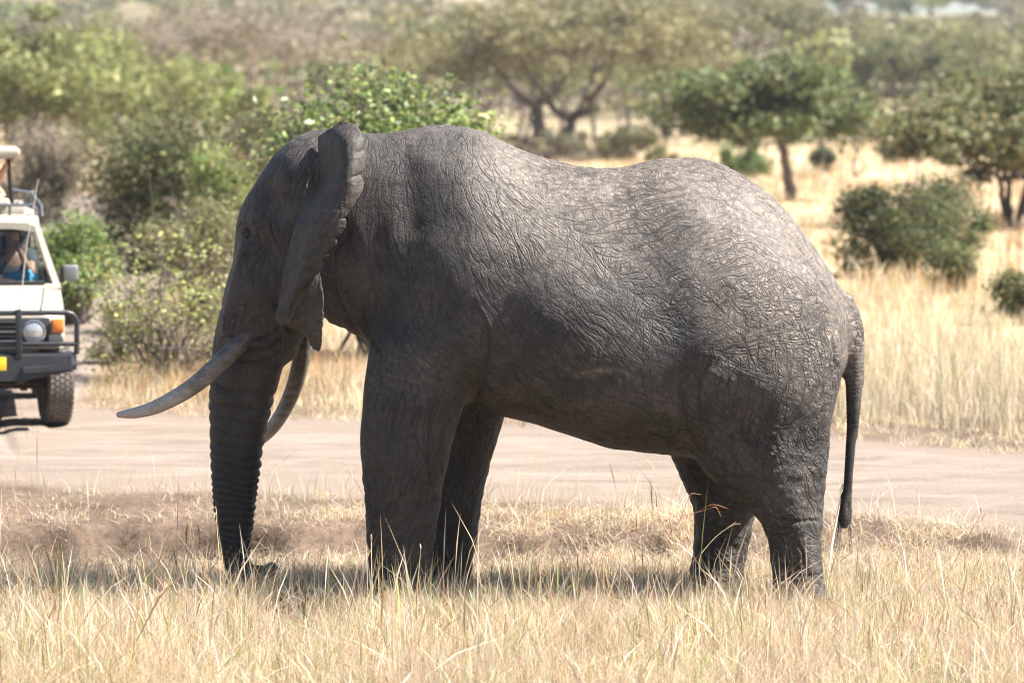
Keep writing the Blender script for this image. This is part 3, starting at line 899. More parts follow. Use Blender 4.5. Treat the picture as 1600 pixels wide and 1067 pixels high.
nt.links.new(nb_.outputs['Fac'], dn.inputs[0])
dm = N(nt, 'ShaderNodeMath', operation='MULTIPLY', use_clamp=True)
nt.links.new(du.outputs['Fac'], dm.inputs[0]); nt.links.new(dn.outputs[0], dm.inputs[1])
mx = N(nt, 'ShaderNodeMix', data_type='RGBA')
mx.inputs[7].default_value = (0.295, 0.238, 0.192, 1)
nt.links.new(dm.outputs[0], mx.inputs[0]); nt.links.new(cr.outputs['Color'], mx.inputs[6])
wt = N(nt, 'ShaderNodeAttribute', attribute_name='mud_shade')
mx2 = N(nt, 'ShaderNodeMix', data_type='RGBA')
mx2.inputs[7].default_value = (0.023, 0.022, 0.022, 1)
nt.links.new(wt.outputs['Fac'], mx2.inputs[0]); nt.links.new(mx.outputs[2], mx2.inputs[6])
mp = N(nt, 'ShaderNodeMapRange'); mp.inputs['From Min'].default_value = 0.3; mp.inputs['From Max'].default_value = 0.7; mp.inputs['To Min'].default_value = 0.82; mp.inputs['To Max'].default_value = 1.16
nt.links.new(nb_.outputs['Fac'], mp.inputs['Value'])
mx3 = N(nt, 'ShaderNodeMix', data_type='RGBA', blend_type='MULTIPLY'); mx3.inputs[0].default_value = 1
nt.links.new(mx2.outputs[2], mx3.inputs[6]); nt.links.new(mp.outputs['Result'], mx3.inputs[7])
b = N(nt, 'ShaderNodeBsdfPrincipled'); b.inputs['Roughness'].default_value = 0.6; b.inputs['Specular IOR Level'].default_value = 0.4
nt.links.new(mx3.outputs[2], b.inputs['Base Color'])


def attr(name):
    return N(nt, 'ShaderNodeAttribute', attribute_name=name).outputs['Fac']


def mth(op, a, b_=None, c=None, clamp=False):
    n = N(nt, 'ShaderNodeMath', operation=op, use_clamp=clamp)
    for i, v in enumerate((a, b_, c)):
        if v is None: continue
        if isinstance(v, (int, float)): n.inputs[i].default_value = v
        else: nt.links.new(v, n.inputs[i])
    return n.outputs[0]


def crack(v, w, p=1.0):
    """1 on the line where v = 0, 0 beyond w"""
    q = mth('SUBTRACT', 1.0, mth('DIVIDE', mth('ABSOLUTE', v), w), clamp=True)
    return mth('POWER', q, p) if p != 1 else q


crse, cel, dep_ = attr('crse'), attr('cel'), attr('dep')
wv = N(nt, 'ShaderNodeTexNoise'); wv.inputs['Scale'].default_value = 8; wv.inputs['Detail'].default_value = 4; wv.inputs['Roughness'].default_value = 0.6
nt.links.new(geo.outputs['Position'], wv.inputs['Vector'])
wm_ = N(nt, 'ShaderNodeVectorMath', operation='MULTIPLY_ADD'); wm_.inputs[1].default_value = (0.055, 0.055, 0.055)
nt.links.new(wv.outputs['Color'], wm_.inputs[0]); nt.links.new(geo.outputs['Position'], wm_.inputs[2])


def frame(angle, L, S):
    """distance to the cracks of a cell pattern drawn out along one direction of the flank"""
    r = N(nt, 'ShaderNodeVectorRotate', rotation_type='Y_AXIS'); r.inputs['Angle'].default_value = angle
    nt.links.new(wm_.outputs[0], r.inputs['Vector'])
    q = N(nt, 'ShaderNodeVectorMath', operation='MULTIPLY'); q.inputs[1].default_value = (1 / L, 1 / (1.2 * S), 1 / S)
    nt.links.new(r.outputs[0], q.inputs[0])
    v = N(nt, 'ShaderNodeTexVoronoi', feature='DISTANCE_TO_EDGE'); v.inputs['Scale'].default_value = 1.0; v.inputs['Randomness'].default_value = 0.95
    nt.links.new(q.outputs[0], v.inputs['Vector'])
    return v.outputs['Distance']


net = None
for an, aname in ((-50, 'f0'), (35, 'f1'), (88, 'f2')):
    dist = frame(math.radians(an), 0.095, 0.027)
    c_ = mth('MULTIPLY', crack(dist, 0.17), attr(aname))
    net = c_ if net is None else mth('ADD', net, c_)
vo = N(nt, 'ShaderNodeTexVoronoi', feature='DISTANCE_TO_EDGE'); vo.inputs['Scale'].default_value = 17
nt.links.new(wm_.outputs[0], vo.inputs['Vector'])
lV = mth('MULTIPLY', crack(vo.outputs['Distance'], 0.085), cel)
vf = N(nt, 'ShaderNodeTexVoronoi', feature='DISTANCE_TO_EDGE'); vf.inputs['Scale'].default_value = 46
nt.links.new(wm_.outputs[0], vf.inputs['Vector'])
lF = crack(vf.outputs['Distance'], 0.12)
lA = mth('MAXIMUM', mth('MULTIPLY', crack(attr('nA'), 0.17), mth('MULTIPLY_ADD', crse, -0.3, 0.9)), mth('MULTIPLY', crack(attr('nAc'), 0.08), mth('MULTIPLY_ADD', crse, 0.5, 0.2)))
lB = mth('MULTIPLY', crack(attr('nB'), 0.16), mth('MULTIPLY', attr('crs'), 0.95))
gro = mth('MAXIMUM', mth('MAXIMUM', mth('MAXIMUM', lA, lB), mth('MULTIPLY', net, 0.55)), lV)
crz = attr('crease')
hh = mth('MULTIPLY', mth('MULTIPLY', gro, dep_), -0.75)
hh = mth('MULTIPLY_ADD', lF, mth('MULTIPLY_ADD', attr('rough_back'), -0.003, -0.0009), hh)
hh = mth('MULTIPLY_ADD', nc.outputs['Fac'], 0.0014, hh)
hh = mth('MULTIPLY_ADD', nb_.outputs['Fac'], 0.004, hh)
bp = N(nt, 'ShaderNodeBump'); bp.inputs['Strength'].default_value = 1.0; bp.inputs['Distance'].default_value = 1.0
nt.links.new(hh, bp.inputs['Height']); nt.links.new(bp.outputs['Normal'], b.inputs['Normal'])
# shade inside cracks, folds and trunk rings painted as darker skin colour
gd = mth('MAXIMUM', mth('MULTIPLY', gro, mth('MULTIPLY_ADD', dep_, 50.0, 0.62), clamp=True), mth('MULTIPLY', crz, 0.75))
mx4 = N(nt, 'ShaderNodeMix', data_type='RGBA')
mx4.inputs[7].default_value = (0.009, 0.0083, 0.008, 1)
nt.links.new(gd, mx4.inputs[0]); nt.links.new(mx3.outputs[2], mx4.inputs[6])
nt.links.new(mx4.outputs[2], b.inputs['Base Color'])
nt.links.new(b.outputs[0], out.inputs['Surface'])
M_SKIN = m

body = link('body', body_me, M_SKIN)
for i, (v_, f_) in enumerate(ears):
    eo = link('tmp_ear', np_mesh('tmp_ear', v_, f_), M_SKIN)
    bm = bmesh.new(); bm.from_mesh(eo.data); bmesh.ops.recalc_face_normals(bm, faces=bm.faces); bm.to_mesh(eo.data); bm.free()
    md = body.modifiers.new('u', 'BOOLEAN'); md.operation = 'UNION'; md.object = eo
    md.solver = 'MANIFOLD'
dg = bpy.context.evaluated_depsgraph_get()
res = bpy.data.meshes.new_from_object(body.evaluated_get(dg))
print('union verts', len(res.vertices), 'base', nv)
if len(res.vertices) > nv:
    body.modifiers.clear(); body.data = res; res.name = 'body'
else:
    body.modifiers.clear()
    bm = bmesh.new(); bm.from_mesh(body_me)
    for o in [o for o in COL.objects if o.name.startswith('tmp_ear')]:
        bm.from_mesh(o.data)
    bm.to_mesh(body_me); bm.free()
for o in [o for o in COL.objects if o.name.startswith('tmp_ear')]:
    bpy.data.objects.remove(o)
bme = body.data
bme.polygons.foreach_set('use_smooth', np.ones(len(bme.polygons), dtype=bool))
n2_ = len(bme.vertices)
v2 = np.empty(n2_ * 3, np.float32); bme.vertices.foreach_get('co', v2); v2 = v2.reshape(-1, 3)
nn = np.empty(n2_ * 3, np.float32); bme.vertex_normals.foreach_get('vector', nn); nn = nn.reshape(-1, 3)
p2x, p2y = to_px(v2.astype(np.float64))
f_ = fbm(v2[:, 0] * 3, v2[:, 1] * 3, v2[:, 2] * 3, 3, 71)
dust_sun = sstep(430, 270, p2y + 60 * f_) * sstep(700, 820, p2x) * 0.9 + 1.0 * sstep(1060, 1200, p2x + 60 * f_) * sstep(680, 480, p2y) + 0.18 + 0.25 * f_ + 0.3 * sstep(880, 940, p2y)  # dust on the back; rump also lightened in colour to look sunlit
dust_sun += 0.45 * np.exp(-((p2x - 930) / 120) ** 2 - ((p2y - 400) / 60) ** 2) + 0.8 * np.exp(-((p2y - 582 - 10 * f_) / 7) ** 2) * sstep(850, 890, p2x) * sstep(1000, 960, p2x)
isb = np.zeros(n2_, np.float32)
if bme.attributes.get('is_body'): bme.attributes['is_body'].data.foreach_get('value', isb)
ear_m = (isb < .5) & (v2[:, 1] < 0)
dust_sun = np.where(ear_m, .58 + .35 * f_, dust_sun)
dust_sun += 1.0 * ((p2x > 414) & (p2x < 448) & (p2y > 852) & (p2y < 905) & (v2[:, 0] < -1.4))
mud_shade = sstep(560, 640, p2y + 70 * f_) * sstep(470, 440, p2x) * 0.5 + sstep(640, 760, p2y + 60 * f_) * sstep(1000, 900, p2x) * 0.55 + 0.5 * np.exp(-((p2x - 835) / 22) ** 2 - ((p2y - 545) / 20) ** 2) * (v2[:, 1] < 0)  # flank mud spots, darker trunk, and shade painted into the leg colour
mud_shade += 0.35 * np.exp(-((p2x - 900) / 60) ** 2 - ((p2y - 520) / 45) ** 2) * (v2[:, 1] < 0) + 0.45 * sstep(720, 800, p2y) * sstep(1180, 1165, p2x) * sstep(1000, 1040, p2x)
mud_shade = np.where((p2x > 414) & (p2x < 448) & (p2y > 852) & (p2y < 905), 0, mud_shade)
for an, av in (('dust_sun', dust_sun), ('mud_shade', mud_shade)):
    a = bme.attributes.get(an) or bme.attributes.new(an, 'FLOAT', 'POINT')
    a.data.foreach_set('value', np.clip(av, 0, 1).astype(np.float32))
child(body, elephant)

# tusks
m, nt, out = new_mat('ivory')
tc = N(nt, 'ShaderNodeTexCoord')
mpn = N(nt, 'ShaderNodeMapping'); mpn.inputs['Scale'].default_value = (3, 30, 30)
nt.links.new(tc.outputs['Generated'], mpn.inputs['Vector'])
geo = N(nt, 'ShaderNodeNewGeometry')
n1 = N(nt, 'ShaderNodeTexNoise'); n1.inputs['Scale'].default_value = 1.0; n1.inputs['Detail'].default_value = 7; n1.inputs['Roughness'].default_value = 0.75
mpt = N(nt, 'ShaderNodeMapping'); mpt.inputs['Scale'].default_value = (7, 22, 22); mpt.inputs['Rotation'].default_value = (0, math.radians(-30), 0)
nt.links.new(geo.outputs['Position'], mpt.inputs['Vector']); nt.links.new(mpt.outputs[0], n1.inputs['Vector'])
at = N(nt, 'ShaderNodeAttribute', attribute_name='along')
ad = N(nt, 'ShaderNodeMath', operation='MULTIPLY_ADD'); ad.inputs[1].default_value = 1.0
nt.links.new(at.outputs['Fac'], ad.inputs[0])
sb = N(nt, 'ShaderNodeMath', operation='SUBTRACT'); sb.inputs[1].default_value = 0.43
nt.links.new(n1.outputs['Fac'], sb.inputs[0]); nt.links.new(sb.outputs[0], ad.inputs[2])
cr = N(nt, 'ShaderNodeValToRGB')
cr.color_ramp.elements[0].position = 0.15; cr.color_ramp.elements[0].color = (0.055, 0.046, 0.04, 1)
cr.color_ramp.elements[1].position = 0.75; cr.color_ramp.elements[1].color = (0.47, 0.43, 0.39, 1)
e2 = cr.color_ramp.elements.new(0.42); e2.color = (0.19, 0.165, 0.145, 1)
nt.links.new(ad.outputs[0], cr.inputs['Fac'])
b = N(nt, 'ShaderNodeBsdfPrincipled'); b.inputs['Roughness'].default_value = 0.5; b.inputs['Specular IOR Level'].default_value = 0.4
nt.links.new(cr.outputs['Color'], b.inputs['Base Color'])
bp = N(nt, 'ShaderNodeBump'); bp.inputs['Strength'].default_value = 0.25; bp.inputs['Distance'].default_value = 0.006
nt.links.new(n1.outputs['Fac'], bp.inputs['Height']); nt.links.new(bp.outputs['Normal'], b.inputs['Normal'])
nt.links.new(b.outputs[0], out.inputs['Surface'])
M_IVORY = m


def tusk(pts, radii, name='tusk'):
    ctl = np.array([P(*p) for p in pts])
    tq = np.linspace(0, len(ctl) - 1, 60)
    cc = np.stack([interp_s(tq, np.arange(len(ctl)), ctl[:, i]) for i in range(3)], 1)
    # soften
    for _ in range(4):
        cc[1:-1] = (cc[:-2] + 2 * cc[1:-1] + cc[2:]) / 4
    rr = interp_s(tq, np.arange(len(radii)), radii)
    bm = bmesh.new()
    bm_tube(bm, [Vector(q) for q in cc] + [Vector(cc[-1] + (cc[-1] - cc[-2]) * 0.6)], list(rr) + [0.004], 20)
    me = bpy.data.meshes.new(name); bm.normal_update(); bmesh.ops.recalc_face_normals(bm, faces=bm.faces); bm.to_mesh(me); bm.free()
    k = len(me.vertices) // 20
    a = me.attributes.new('along', 'FLOAT', 'POINT')
    vals = np.repeat(np.linspace(0, 1, k), 20)
    a.data.foreach_set('value', vals.astype(np.float32))
    return child(link(name, me, M_IVORY), elephant)


t1 = tusk([(408, 500, .12), (378, 533, .02), (345, 566, -.03), (310, 597, -.05), (272, 622, -.03), (232, 640, .02), (205, 646, .07), (184, 648, .12)], [.062, .064, .063, .058, .052, .043, .034, .018])
t1['label'] = 'near tusk, grey at the root and whitish at its tip'
t2 = tusk([(470, 470, .52), (474, 530, .62), (464, 590, .72), (446, 636, .82), (420, 674, .92), (388, 695, 1.02), (350, 700, 1.10)], [.055, .06, .058, .052, .046, .038, .02])
t2['label'] = 'far tusk, dark and dirty, passing behind the trunk'

# eye
bvh = BVHTree.FromPolygons([Vector(q) for q in v2], [tuple(p.vertices) for p in bme.polygons]) if False else None
dg = bpy.context.evaluated_depsgraph_get()


def on_skin(px, py):
    d = Vector(FWD + UPV * (-(py - 533.5) / FPX) + np.array([(px - 800) / FPX, 0, 0])).normalized()
    inv = body.matrix_world.inverted()
    ok, loc, nor, _ = body.ray_cast(inv @ CAM, inv.to_3x3() @ d)
    return body.matrix_world @ loc, nor


bpy.context.view_layer.update()
loc, nor = on_skin(385, 366)
bm = bmesh.new()
bmesh.ops.create_uvsphere(bm, u_segments=24, v_segments=16, radius=0.027)
bmesh.ops.translate(bm, vec=loc - nor * 0.015, verts=bm.verts)
eye = child(done('eye', bm, simple('eye_dark', (0.012, 0.008, 0.006), 0.12)), elephant)
# heavy lids: two curved folds over and under the eye
u_ = Vector((0, 0, 1)); s_ = nor.cross(u_).normalized()
for sg, rr_ in ((1, .014), (-1, .011)):
    bm = bmesh.new()
    pts = []
    for k in range(13):
        a = -1.25 + 2.5 * k / 12
        pts.append(loc + s_ * (0.044 * math.sin(a)) + u_ * (sg * (0.026 * math.cos(a) - 0.006) + 0.004) + nor * (0.010 * math.cos(a) - 0.001))
    bm_tube(bm, pts, [rr_ * (0.35 + 0.65 * math.sin(math.pi * (k + .5) / 13)) for k in range(13)], 8)
    child(done('eyelid', bm, M_SKIN), elephant)
# tail hair: wiry bristles
bm = bmesh.new()
rnd = random.Random(3)
for k in range(110):
    f = rnd.random()
    py = 752 + 74 * f
    side = rnd.random() < 0.7
    px = np.interp(py, [750, 790, 812, 828], [1317, 1312, 1309, 1314]) if side else np.interp(py, [750, 812, 828], [1333, 1331, 1328])
    base = PV(px + (3 if side else -4), py, -.06 + rnd.uniform(-.03, .03))
    dirv = Vector(((-1 if side else .35) * rnd.uniform(.3, 1), rnd.uniform(-.5, .5), -rnd.uniform(.5, 1.3) - f)).normalized()
    L = rnd.uniform(.03, .07) + .09 * f * f
    tip = base + dirv * L + Vector((0, 0, -L * 0.35))
    bm_tube(bm, [base, (base + tip) / 2 + Vector((0, 0, L * .08)), tip], [.0016, .0013, .0005], 4)
hair = done('tail_hair', bm, simple('bristle', (0.02, 0.017, 0.015), 0.5))
hair['kind'] = 'stuff'
child(hair, elephant)
# ------------------------------------------------------------------ safari vehicle
CX, CYF = (-36 - 800) / FPX * 31.6, 9.55          # centre line and front face of the vehicle
CZ = gz1(CX + .7, CYF + .8) + 0.012
car = empty('safari_vehicle', (CX, CYF, CZ), math.radians(9.3))
tag(car, 'dusty cream safari vehicle with black bull bar and raised roof hatch on the track', 'vehicle')
M_PAINT = simple('cream_paint', (0.40, 0.365, 0.30), 0.38, noise=0.10, nscale=3.0, spec=0.5, coat=0.15)
M_BLACK = simple('black_steel', (0.022, 0.024, 0.028), 0.42, noise=0.25, nscale=12)
M_TRIM = simple('black_plastic', (0.018, 0.018, 0.019), 0.6)
M_RUB = simple('tyre_rubber', (0.125, 0.108, 0.095), 0.9, noise=0.3, nscale=9, bump=0.3)
M_UNDER = simple('chassis_dirt', (0.06, 0.048, 0.038), 0.85, noise=0.3, nscale=8)
M_CHROME = simple('reflector', (0.75, 0.76, 0.78), 0.18, metal=0.9)
M_ORANGE = simple('amber_lens', (0.70, 0.22, 0.04), 0.25)
M_PLATE = simple('plate_yellow', (0.80, 0.48, 0.02), 0.45)
M_STEELRIM = simple('rim_steel', (0.42, 0.38, 0.32), 0.5, metal=0.3, noise=0.15)
m, nt, out = new_mat('window_glass')
g1 = N(nt, 'ShaderNodeBsdfGlossy'); g1.inputs['Roughness'].default_value = 0.03; g1.inputs['Color'].default_value = (0.9, 0.95, 1, 1)
t1_ = N(nt, 'ShaderNodeBsdfTransparent'); t1_.inputs['Color'].default_value = (0.62, 0.70, 0.70, 1)
fr_ = N(nt, 'ShaderNodeFresnel'); fr_.inputs['IOR'].default_value = 1.5
ms = N(nt, 'ShaderNodeMixShader')
nt.links.new(fr_.outputs[0], ms.inputs[0]); nt.links.new(t1_.outputs[0], ms.inputs[1]); nt.links.new(g1.outputs[0], ms.inputs[2])
nt.links.new(ms.outputs[0], out.inputs['Surface'])
M_GLASS = m
m, nt, out = new_mat('lamp_glass')
b = N(nt, 'ShaderNodeBsdfPrincipled'); b.inputs['Base Color'].default_value = (0.62, 0.64, 0.66, 1); b.inputs['Roughness'].default_value = 0.12; b.inputs['Metallic'].default_value = 0.55
tc = N(nt, 'ShaderNodeTexCoord'); wv = N(nt, 'ShaderNodeTexWave'); wv.inputs['Scale'].default_value = 26
nt.links.new(tc.outputs['Object'], wv.inputs['Vector'])
bp = N(nt, 'ShaderNodeBump'); bp.inputs['Strength'].default_value = 0.4; bp.inputs['Distance'].default_value = 0.01
nt.links.new(wv.outputs['Fac'], bp.inputs['Height']); nt.links.new(bp.outputs['Normal'], b.inputs['Normal'])
nt.links.new(b.outputs[0], out.inputs['Surface'])
M_LAMP = m


def cpart(name, bm, mat, parent=car, auto=35):
    return done(name, bm, mat, parent, True, auto)


def V3(*a): return Vector(a)


# bonnet and wings (upper front body), lofted front to back
bm = bmesh.new()
def front_sec(y, hw, zt, zs, zb, crown):
    pts = []
    top = [(-1, 0), (-.8, .75), (-.45, .95), (0, 1), (.45, .95), (.8, .75), (1, 0)]
    pts = [V3(-hw, y, zb)] + [V3(-hw * 1.01, y, zs - .10)] + [V3(a * (hw - .015), y, zs + (zt - zs) * q) for a, q in top] + [V3(hw * 1.01, y, zs - .10)] + [V3(hw, y, zb)]
    return pts
bm_loft(bm, [front_sec(0.02, .73, 1.12, 1.06, .80, 0), front_sec(0.05, .78, 1.155, 1.08, .79, 0), front_sec(.20, .815, 1.185, 1.10, .79, 0), front_sec(.6, .83, 1.235, 1.14, .79, 0),
             front_sec(1.0, .835, 1.285, 1.20, .79, 0), front_sec(1.28, .835, 1.325, 1.25, .79, 0), front_sec(1.40, .835, 1.335, 1.27, .79, 0)])
body_car = cpart('front_body', bm, M_PAINT, auto=50)
bm = bmesh.new(); bm_box(bm, (0, .035, .86), (1.50, .06, .16), bevel=.02); bm_box(bm, (0, .7, .66), (1.0, 1.2, .34), bevel=.02)
cpart('front_panel', bm, M_PAINT)
# bonnet shut line and crease
for sx_ in (-1, 1):
    bm = bmesh.new(); bm_tube(bm, [V3(sx_ * .60, .06, 1.158), V3(sx_ * .63, .6, 1.218), V3(sx_ * .66, 1.25, 1.305)], .006, 6); cpart('bonnet_seam', bm, M_TRIM)
# grille
bm = bmesh.new(); bm_box(bm, (0, .012, .955), (1.36, .05, .26), bevel=.015); gr = cpart('grille', bm, M_TRIM)
for k in range(5):
    bm = bmesh.new(); bm_box(bm, (0, -.022, .865 + .045 * k), (.80, .024, .014 if k % 2 else .02), bevel=.004)
    cpart('slat', bm, simple('grille_grey', (.10, .10, .105), .4) if k == 0 else bpy.data.materials['grille_grey'] if k in (2,) else M_BLACK, gr)
for sx_ in (-1, 1):
    bm = bmesh.new()
    bm_lathe(bm, [(-.02, 0), (-.018, .04), (-.012, .07), (0.0, .094), (.02, .099)], (sx_ * .53, -.022, .955), (0, 1, 0), 32)
    hl = cpart('headlight', bm, M_LAMP)
    bm = bmesh.new(); bm_lathe(bm, [(.0, .096), (-.012, .102), (-.01, .112), (.02, .114)], (sx_ * .53, -.02, .955), (0, 1, 0), 32); cpart('ring', bm, M_CHROME, hl)
    bm = bmesh.new(); bm_lathe(bm, [(-.028, 0), (-.026, .014), (-.016, .018)], (sx_ * .53, -.018, .955), (0, 1, 0), 16); cpart('bulb', bm, M_CHROME, hl)
    bm = bmesh.new(); bm_box(bm, (sx_ * .755, .015, 1.005), (.115, .10, .135), bevel=.018); cpart('indicator_lamp', bm, M_ORANGE)
    bm = bmesh.new(); bm_box(bm, (sx_ * .74, .02, .885), (.15, .09, .10), bevel=.03); cpart('wing_corner', bm, M_PAINT)
# steel bumper
bm = bmesh.new()
def bsec(x, y0, z0, z1): return [V3(x, y0, z0), V3(x, y0 + .02, z1 - .02), V3(x, y0 + .05, z1), V3(x, y0 + .26, z1), V3(x, y0 + .26, z0 + .02)]
bm_loft(bm, [bsec(-.93, -.05, .60, .745), bsec(-.88, -.13, .58, .75), bsec(-.42, -.19, .50, .755), bsec(.42, -.19, .50, .755), bsec(.88, -.13, .58, .75), bsec(.93, -.05, .60, .745)])
bumper = cpart('bumper', bm, M_BLACK)
for sx_ in (-1, 1):
    bm = bmesh.new()
    bm_loft(bm, [[V3(sx_ * .42, -.225, .575), V3(sx_ * .42, -.225, .625), V3(sx_ * .42, -.18, .635), V3(sx_ * .42, -.18, .565)], [V3(sx_ * .925, -.13, .60), V3(sx_ * .925, -.13, .645), V3(sx_ * .925, -.06, .655), V3(sx_ * .925, -.06, .59)]])
    cpart('step_lip', bm, M_BLACK, bumper)
bm = bmesh.new(); bm_box(bm, (0, -.205, .665), (.53, .012, .125), bevel=.006); cpart('number_plate', bm, M_PLATE)
# bull bar
bbr = .026
bb = None
for nm, pts in (('top_bar', [V3(-.93, -.06, .74), V3(-.935, -.07, 1.04), V3(-.92, -.08, 1.09), V3(-.885, -.09, 1.125), V3(-.84, -.10, 1.137), V3(-.4, -.13, 1.14), V3(.4, -.13, 1.14), V3(.84, -.10, 1.137), V3(.885, -.09, 1.125), V3(.92, -.08, 1.09), V3(.935, -.07, 1.04), V3(.93, -.06, .74)]),
                ('lower_bar', [V3(-.925, -.07, .835), V3(-.4, -.12, .845), V3(.4, -.12, .845), V3(.925, -.07, .835)])):
    bm = bmesh.new(); bm_tube(bm, pts, bbr if nm == 'top_bar' else .022, 12)
    o = cpart('bull_bar' if bb is None else nm, bm, M_BLACK, car if bb is None else bb)
    bb = bb or o
for sx_ in (-1, 1):
    bm = bmesh.new(); bm_box(bm, (sx_ * .385, -.155, .945), (.062, .05, .46), bevel=.01); cpart('upright', bm, M_BLACK, bb)
# cab: lower body, pillars, roof
bm = bmesh.new()
for sx_ in (-1, 1):
    bm_loft(bm, [[V3(sx_ * .80, y, .55), V3(sx_ * .845, y, .62), V3(sx_ * .85, y, 1.0), V3(sx_ * .825, y, 1.33), V3(sx_ * .77, y, 1.335), V3(sx_ * .77, y, .55)] for y in (1.38, 2.0, 3.0, 4.65)])
bm_box(bm, (0, 4.62, .95), (1.62, .06, .78), bevel=.02)
bm_box(bm, (0, 1.36, 1.29), (1.60, .16, .09), bevel=.03)
bm_box(bm, (0, 3.0, .60), (1.58, 3.3, .06))
cpart('cab_body', bm, M_PAINT)
HB_, HT_ = .775, .60
def pil(y0, y1, w, sx_):
    bm = bmesh.new()
    a0, a1 = V3(sx_ * (HB_ + .02), y0, 1.30), V3(sx_ * HT_, y1, 1.93)
    bm_loft(bm, [[a0 + V3(-.035 * sx_, -w, 0), a0 + V3(.03 * sx_, -w, 0), a0 + V3(.03 * sx_, w, 0), a0 + V3(-.035 * sx_, w, 0)], [a1 + V3(-.035 * sx_, -w, 0), a1 + V3(.02 * sx_, -w, 0), a1 + V3(.02 * sx_, w, 0), a1 + V3(-.035 * sx_, w, 0)]])
    cpart('pillar', bm, M_PAINT)
for sx_ in (-1, 1):
    pil(1.34, 1.72, .05, sx_); pil(2.35, 2.35, .05, sx_); pil(3.4, 3.4, .04, sx_); pil(4.6, 4.55, .06, sx_)
bm = bmesh.new()
def roof_sec(y, hw, z): return [V3(-hw, y, z - .08), V3(-hw + .01, y, z - .02), V3(-hw * .85, y, z + .015), V3(0, y, z + .03), V3(hw * .85, y, z + .015), V3(hw - .01, y, z - .02), V3(hw, y, z - .08), V3(hw * .6, y, z - .045), V3(-hw * .6, y, z - .045)]
bm_loft(bm, [roof_sec(1.60, .60, 1.915), roof_sec(1.70, .625, 1.965), roof_sec(2.0, .635, 1.99), roof_sec(4.5, .635, 1.99), roof_sec(4.66, .61, 1.95)])
cpart('roof', bm, M_PAINT, auto=50)
bm = bmesh.new(); bm_box(bm, (0, 4.6, 1.62), (1.2, .04, .62)); cpart('rear_panel', bm, M_PAINT)
# windscreen with its black seal
bm = bmesh.new()
q = [V3(-.665, 1.30, 1.352), V3(.665, 1.30, 1.352), V3(.555, 1.635, 1.865), V3(-.555, 1.635, 1.865)]
vs = [bm.verts.new(p) for p in q]; bm.faces.new(vs)
ws = cpart('windscreen', bm, M_GLASS)
bm = bmesh.new(); bm_tube(bm, [q[0], q[1], q[2], q[3], q[0]], .019, 8, False); cpart('seal', bm, M_TRIM, ws)
for sx_, x0 in ((1, .10), (-1, -.55)):
    bm = bmesh.new(); bm_tube(bm, [V3(x0 + .30, 1.29, 1.36), V3(x0 + .12, 1.30, 1.385), V3(x0 - .22, 1.315, 1.41)], .008, 6); bm_box(bm, (x0 + .04, 1.305, 1.398), (.46, .012, .02), rot=Euler((0, .10, 0))); cpart('wiper', bm, M_TRIM, ws)
for sx_ in (-1, 1):
    for y0, y1 in ((1.62, 2.28), (2.42, 3.35), (3.46, 4.5)):
        bm = bmesh.new(); f = bm.faces.new([bm.verts.new(p) for p in (V3(sx_ * .80, y0 - (.2 if y0 < 2 else 0), 1.345), V3(sx_ * .80, y1, 1.345), V3(sx_ * .612, y1, 1.90), V3(sx_ * .612, y0 + (.1 if y0 < 2 else 0), 1.90))])
        cpart('side_window', bm, M_GLASS)
    # mirror
    bm = bmesh.new(); bm_box(bm, (sx_ * .93, 1.52, 1.43), (.15, .075, .165), bevel=.028, seg=3)
    mi = cpart('wing_mirror', bm, simple('mirror_shell', (.16, .165, .17), .35) if sx_ < 0 else bpy.data.materials['mirror_shell'])
    bm = bmesh.new(); bm_box(bm, (sx_ * .845, 1.53, 1.42), (.05, .06, .17), bevel=.012); bm_tube(bm, [V3(sx_ * .80, 1.50, 1.33), V3(sx_ * .86, 1.52, 1.37)], .014, 8); cpart('bracket', bm, M_TRIM, mi)
# roof hatch frame, rails, raised hatch
bm = bmesh.new(); bm_box(bm, (0, 1.98, 2.045), (.98, .10, .10), bevel=.022); bm_box(bm, (-.47, 2.8, 2.045), (.06, 1.6, .10), bevel=.015); bm_box(bm, (.47, 2.8, 2.045), (.06, 1.6, .10), bevel=.015); bm_box(bm, (0, 3.62, 2.045), (.98, .06, .10), bevel=.015)
cpart('hatch_frame', bm, M_PAINT)
bm = bmesh.new(); bm_box(bm, (-.05, 1.94, 2.125), (.78, .20, .075), bevel=.03); cpart('padded_rim', bm, simple('rim_pad', (.52, .47, .38), .8))
M_RAIL = simple('rail_grey', (0.10, 0.115, 0.14), 0.4)
rl = None
for pts in ([V3(-.60, 1.78, 2.0), V3(-.57, 1.80, 2.10), V3(.57, 1.80, 2.10), V3(.60, 1.78, 2.0)], [V3(.36, 2.1, 2.245), V3(.56, 2.1, 2.215), V3(.655, 2.05, 2.09), V3(.665, 2.0, 1.98)], [V3(-.36, 2.1, 2.245), V3(-.56, 2.1, 2.215), V3(-.655, 2.05, 2.09), V3(-.665, 2.0, 1.98)],
            [V3(.56, 2.1, 2.215), V3(.60, 3.0, 2.20), V3(.60, 4.4, 2.16), V3(.60, 4.45, 2.0)], [V3(-.56, 2.1, 2.215), V3(-.60, 3.0, 2.20), V3(-.60, 4.4, 2.16), V3(-.60, 4.45, 2.0)], [V3(.57, 1.80, 2.10), V3(.61, 2.0, 2.06), V3(.63, 2.6, 2.0)], [V3(.05, 1.80, 2.10), V3(.05, 1.80, 2.0)], [V3(.34, 1.80, 2.10), V3(.34, 1.80, 2.0)]):
    bm = bmesh.new(); bm_tube(bm, pts, .015, 8)
    o = cpart('roof_rail' if rl is None else 'rail_tube', bm, M_RAIL, car if rl is None else rl); rl = rl or o
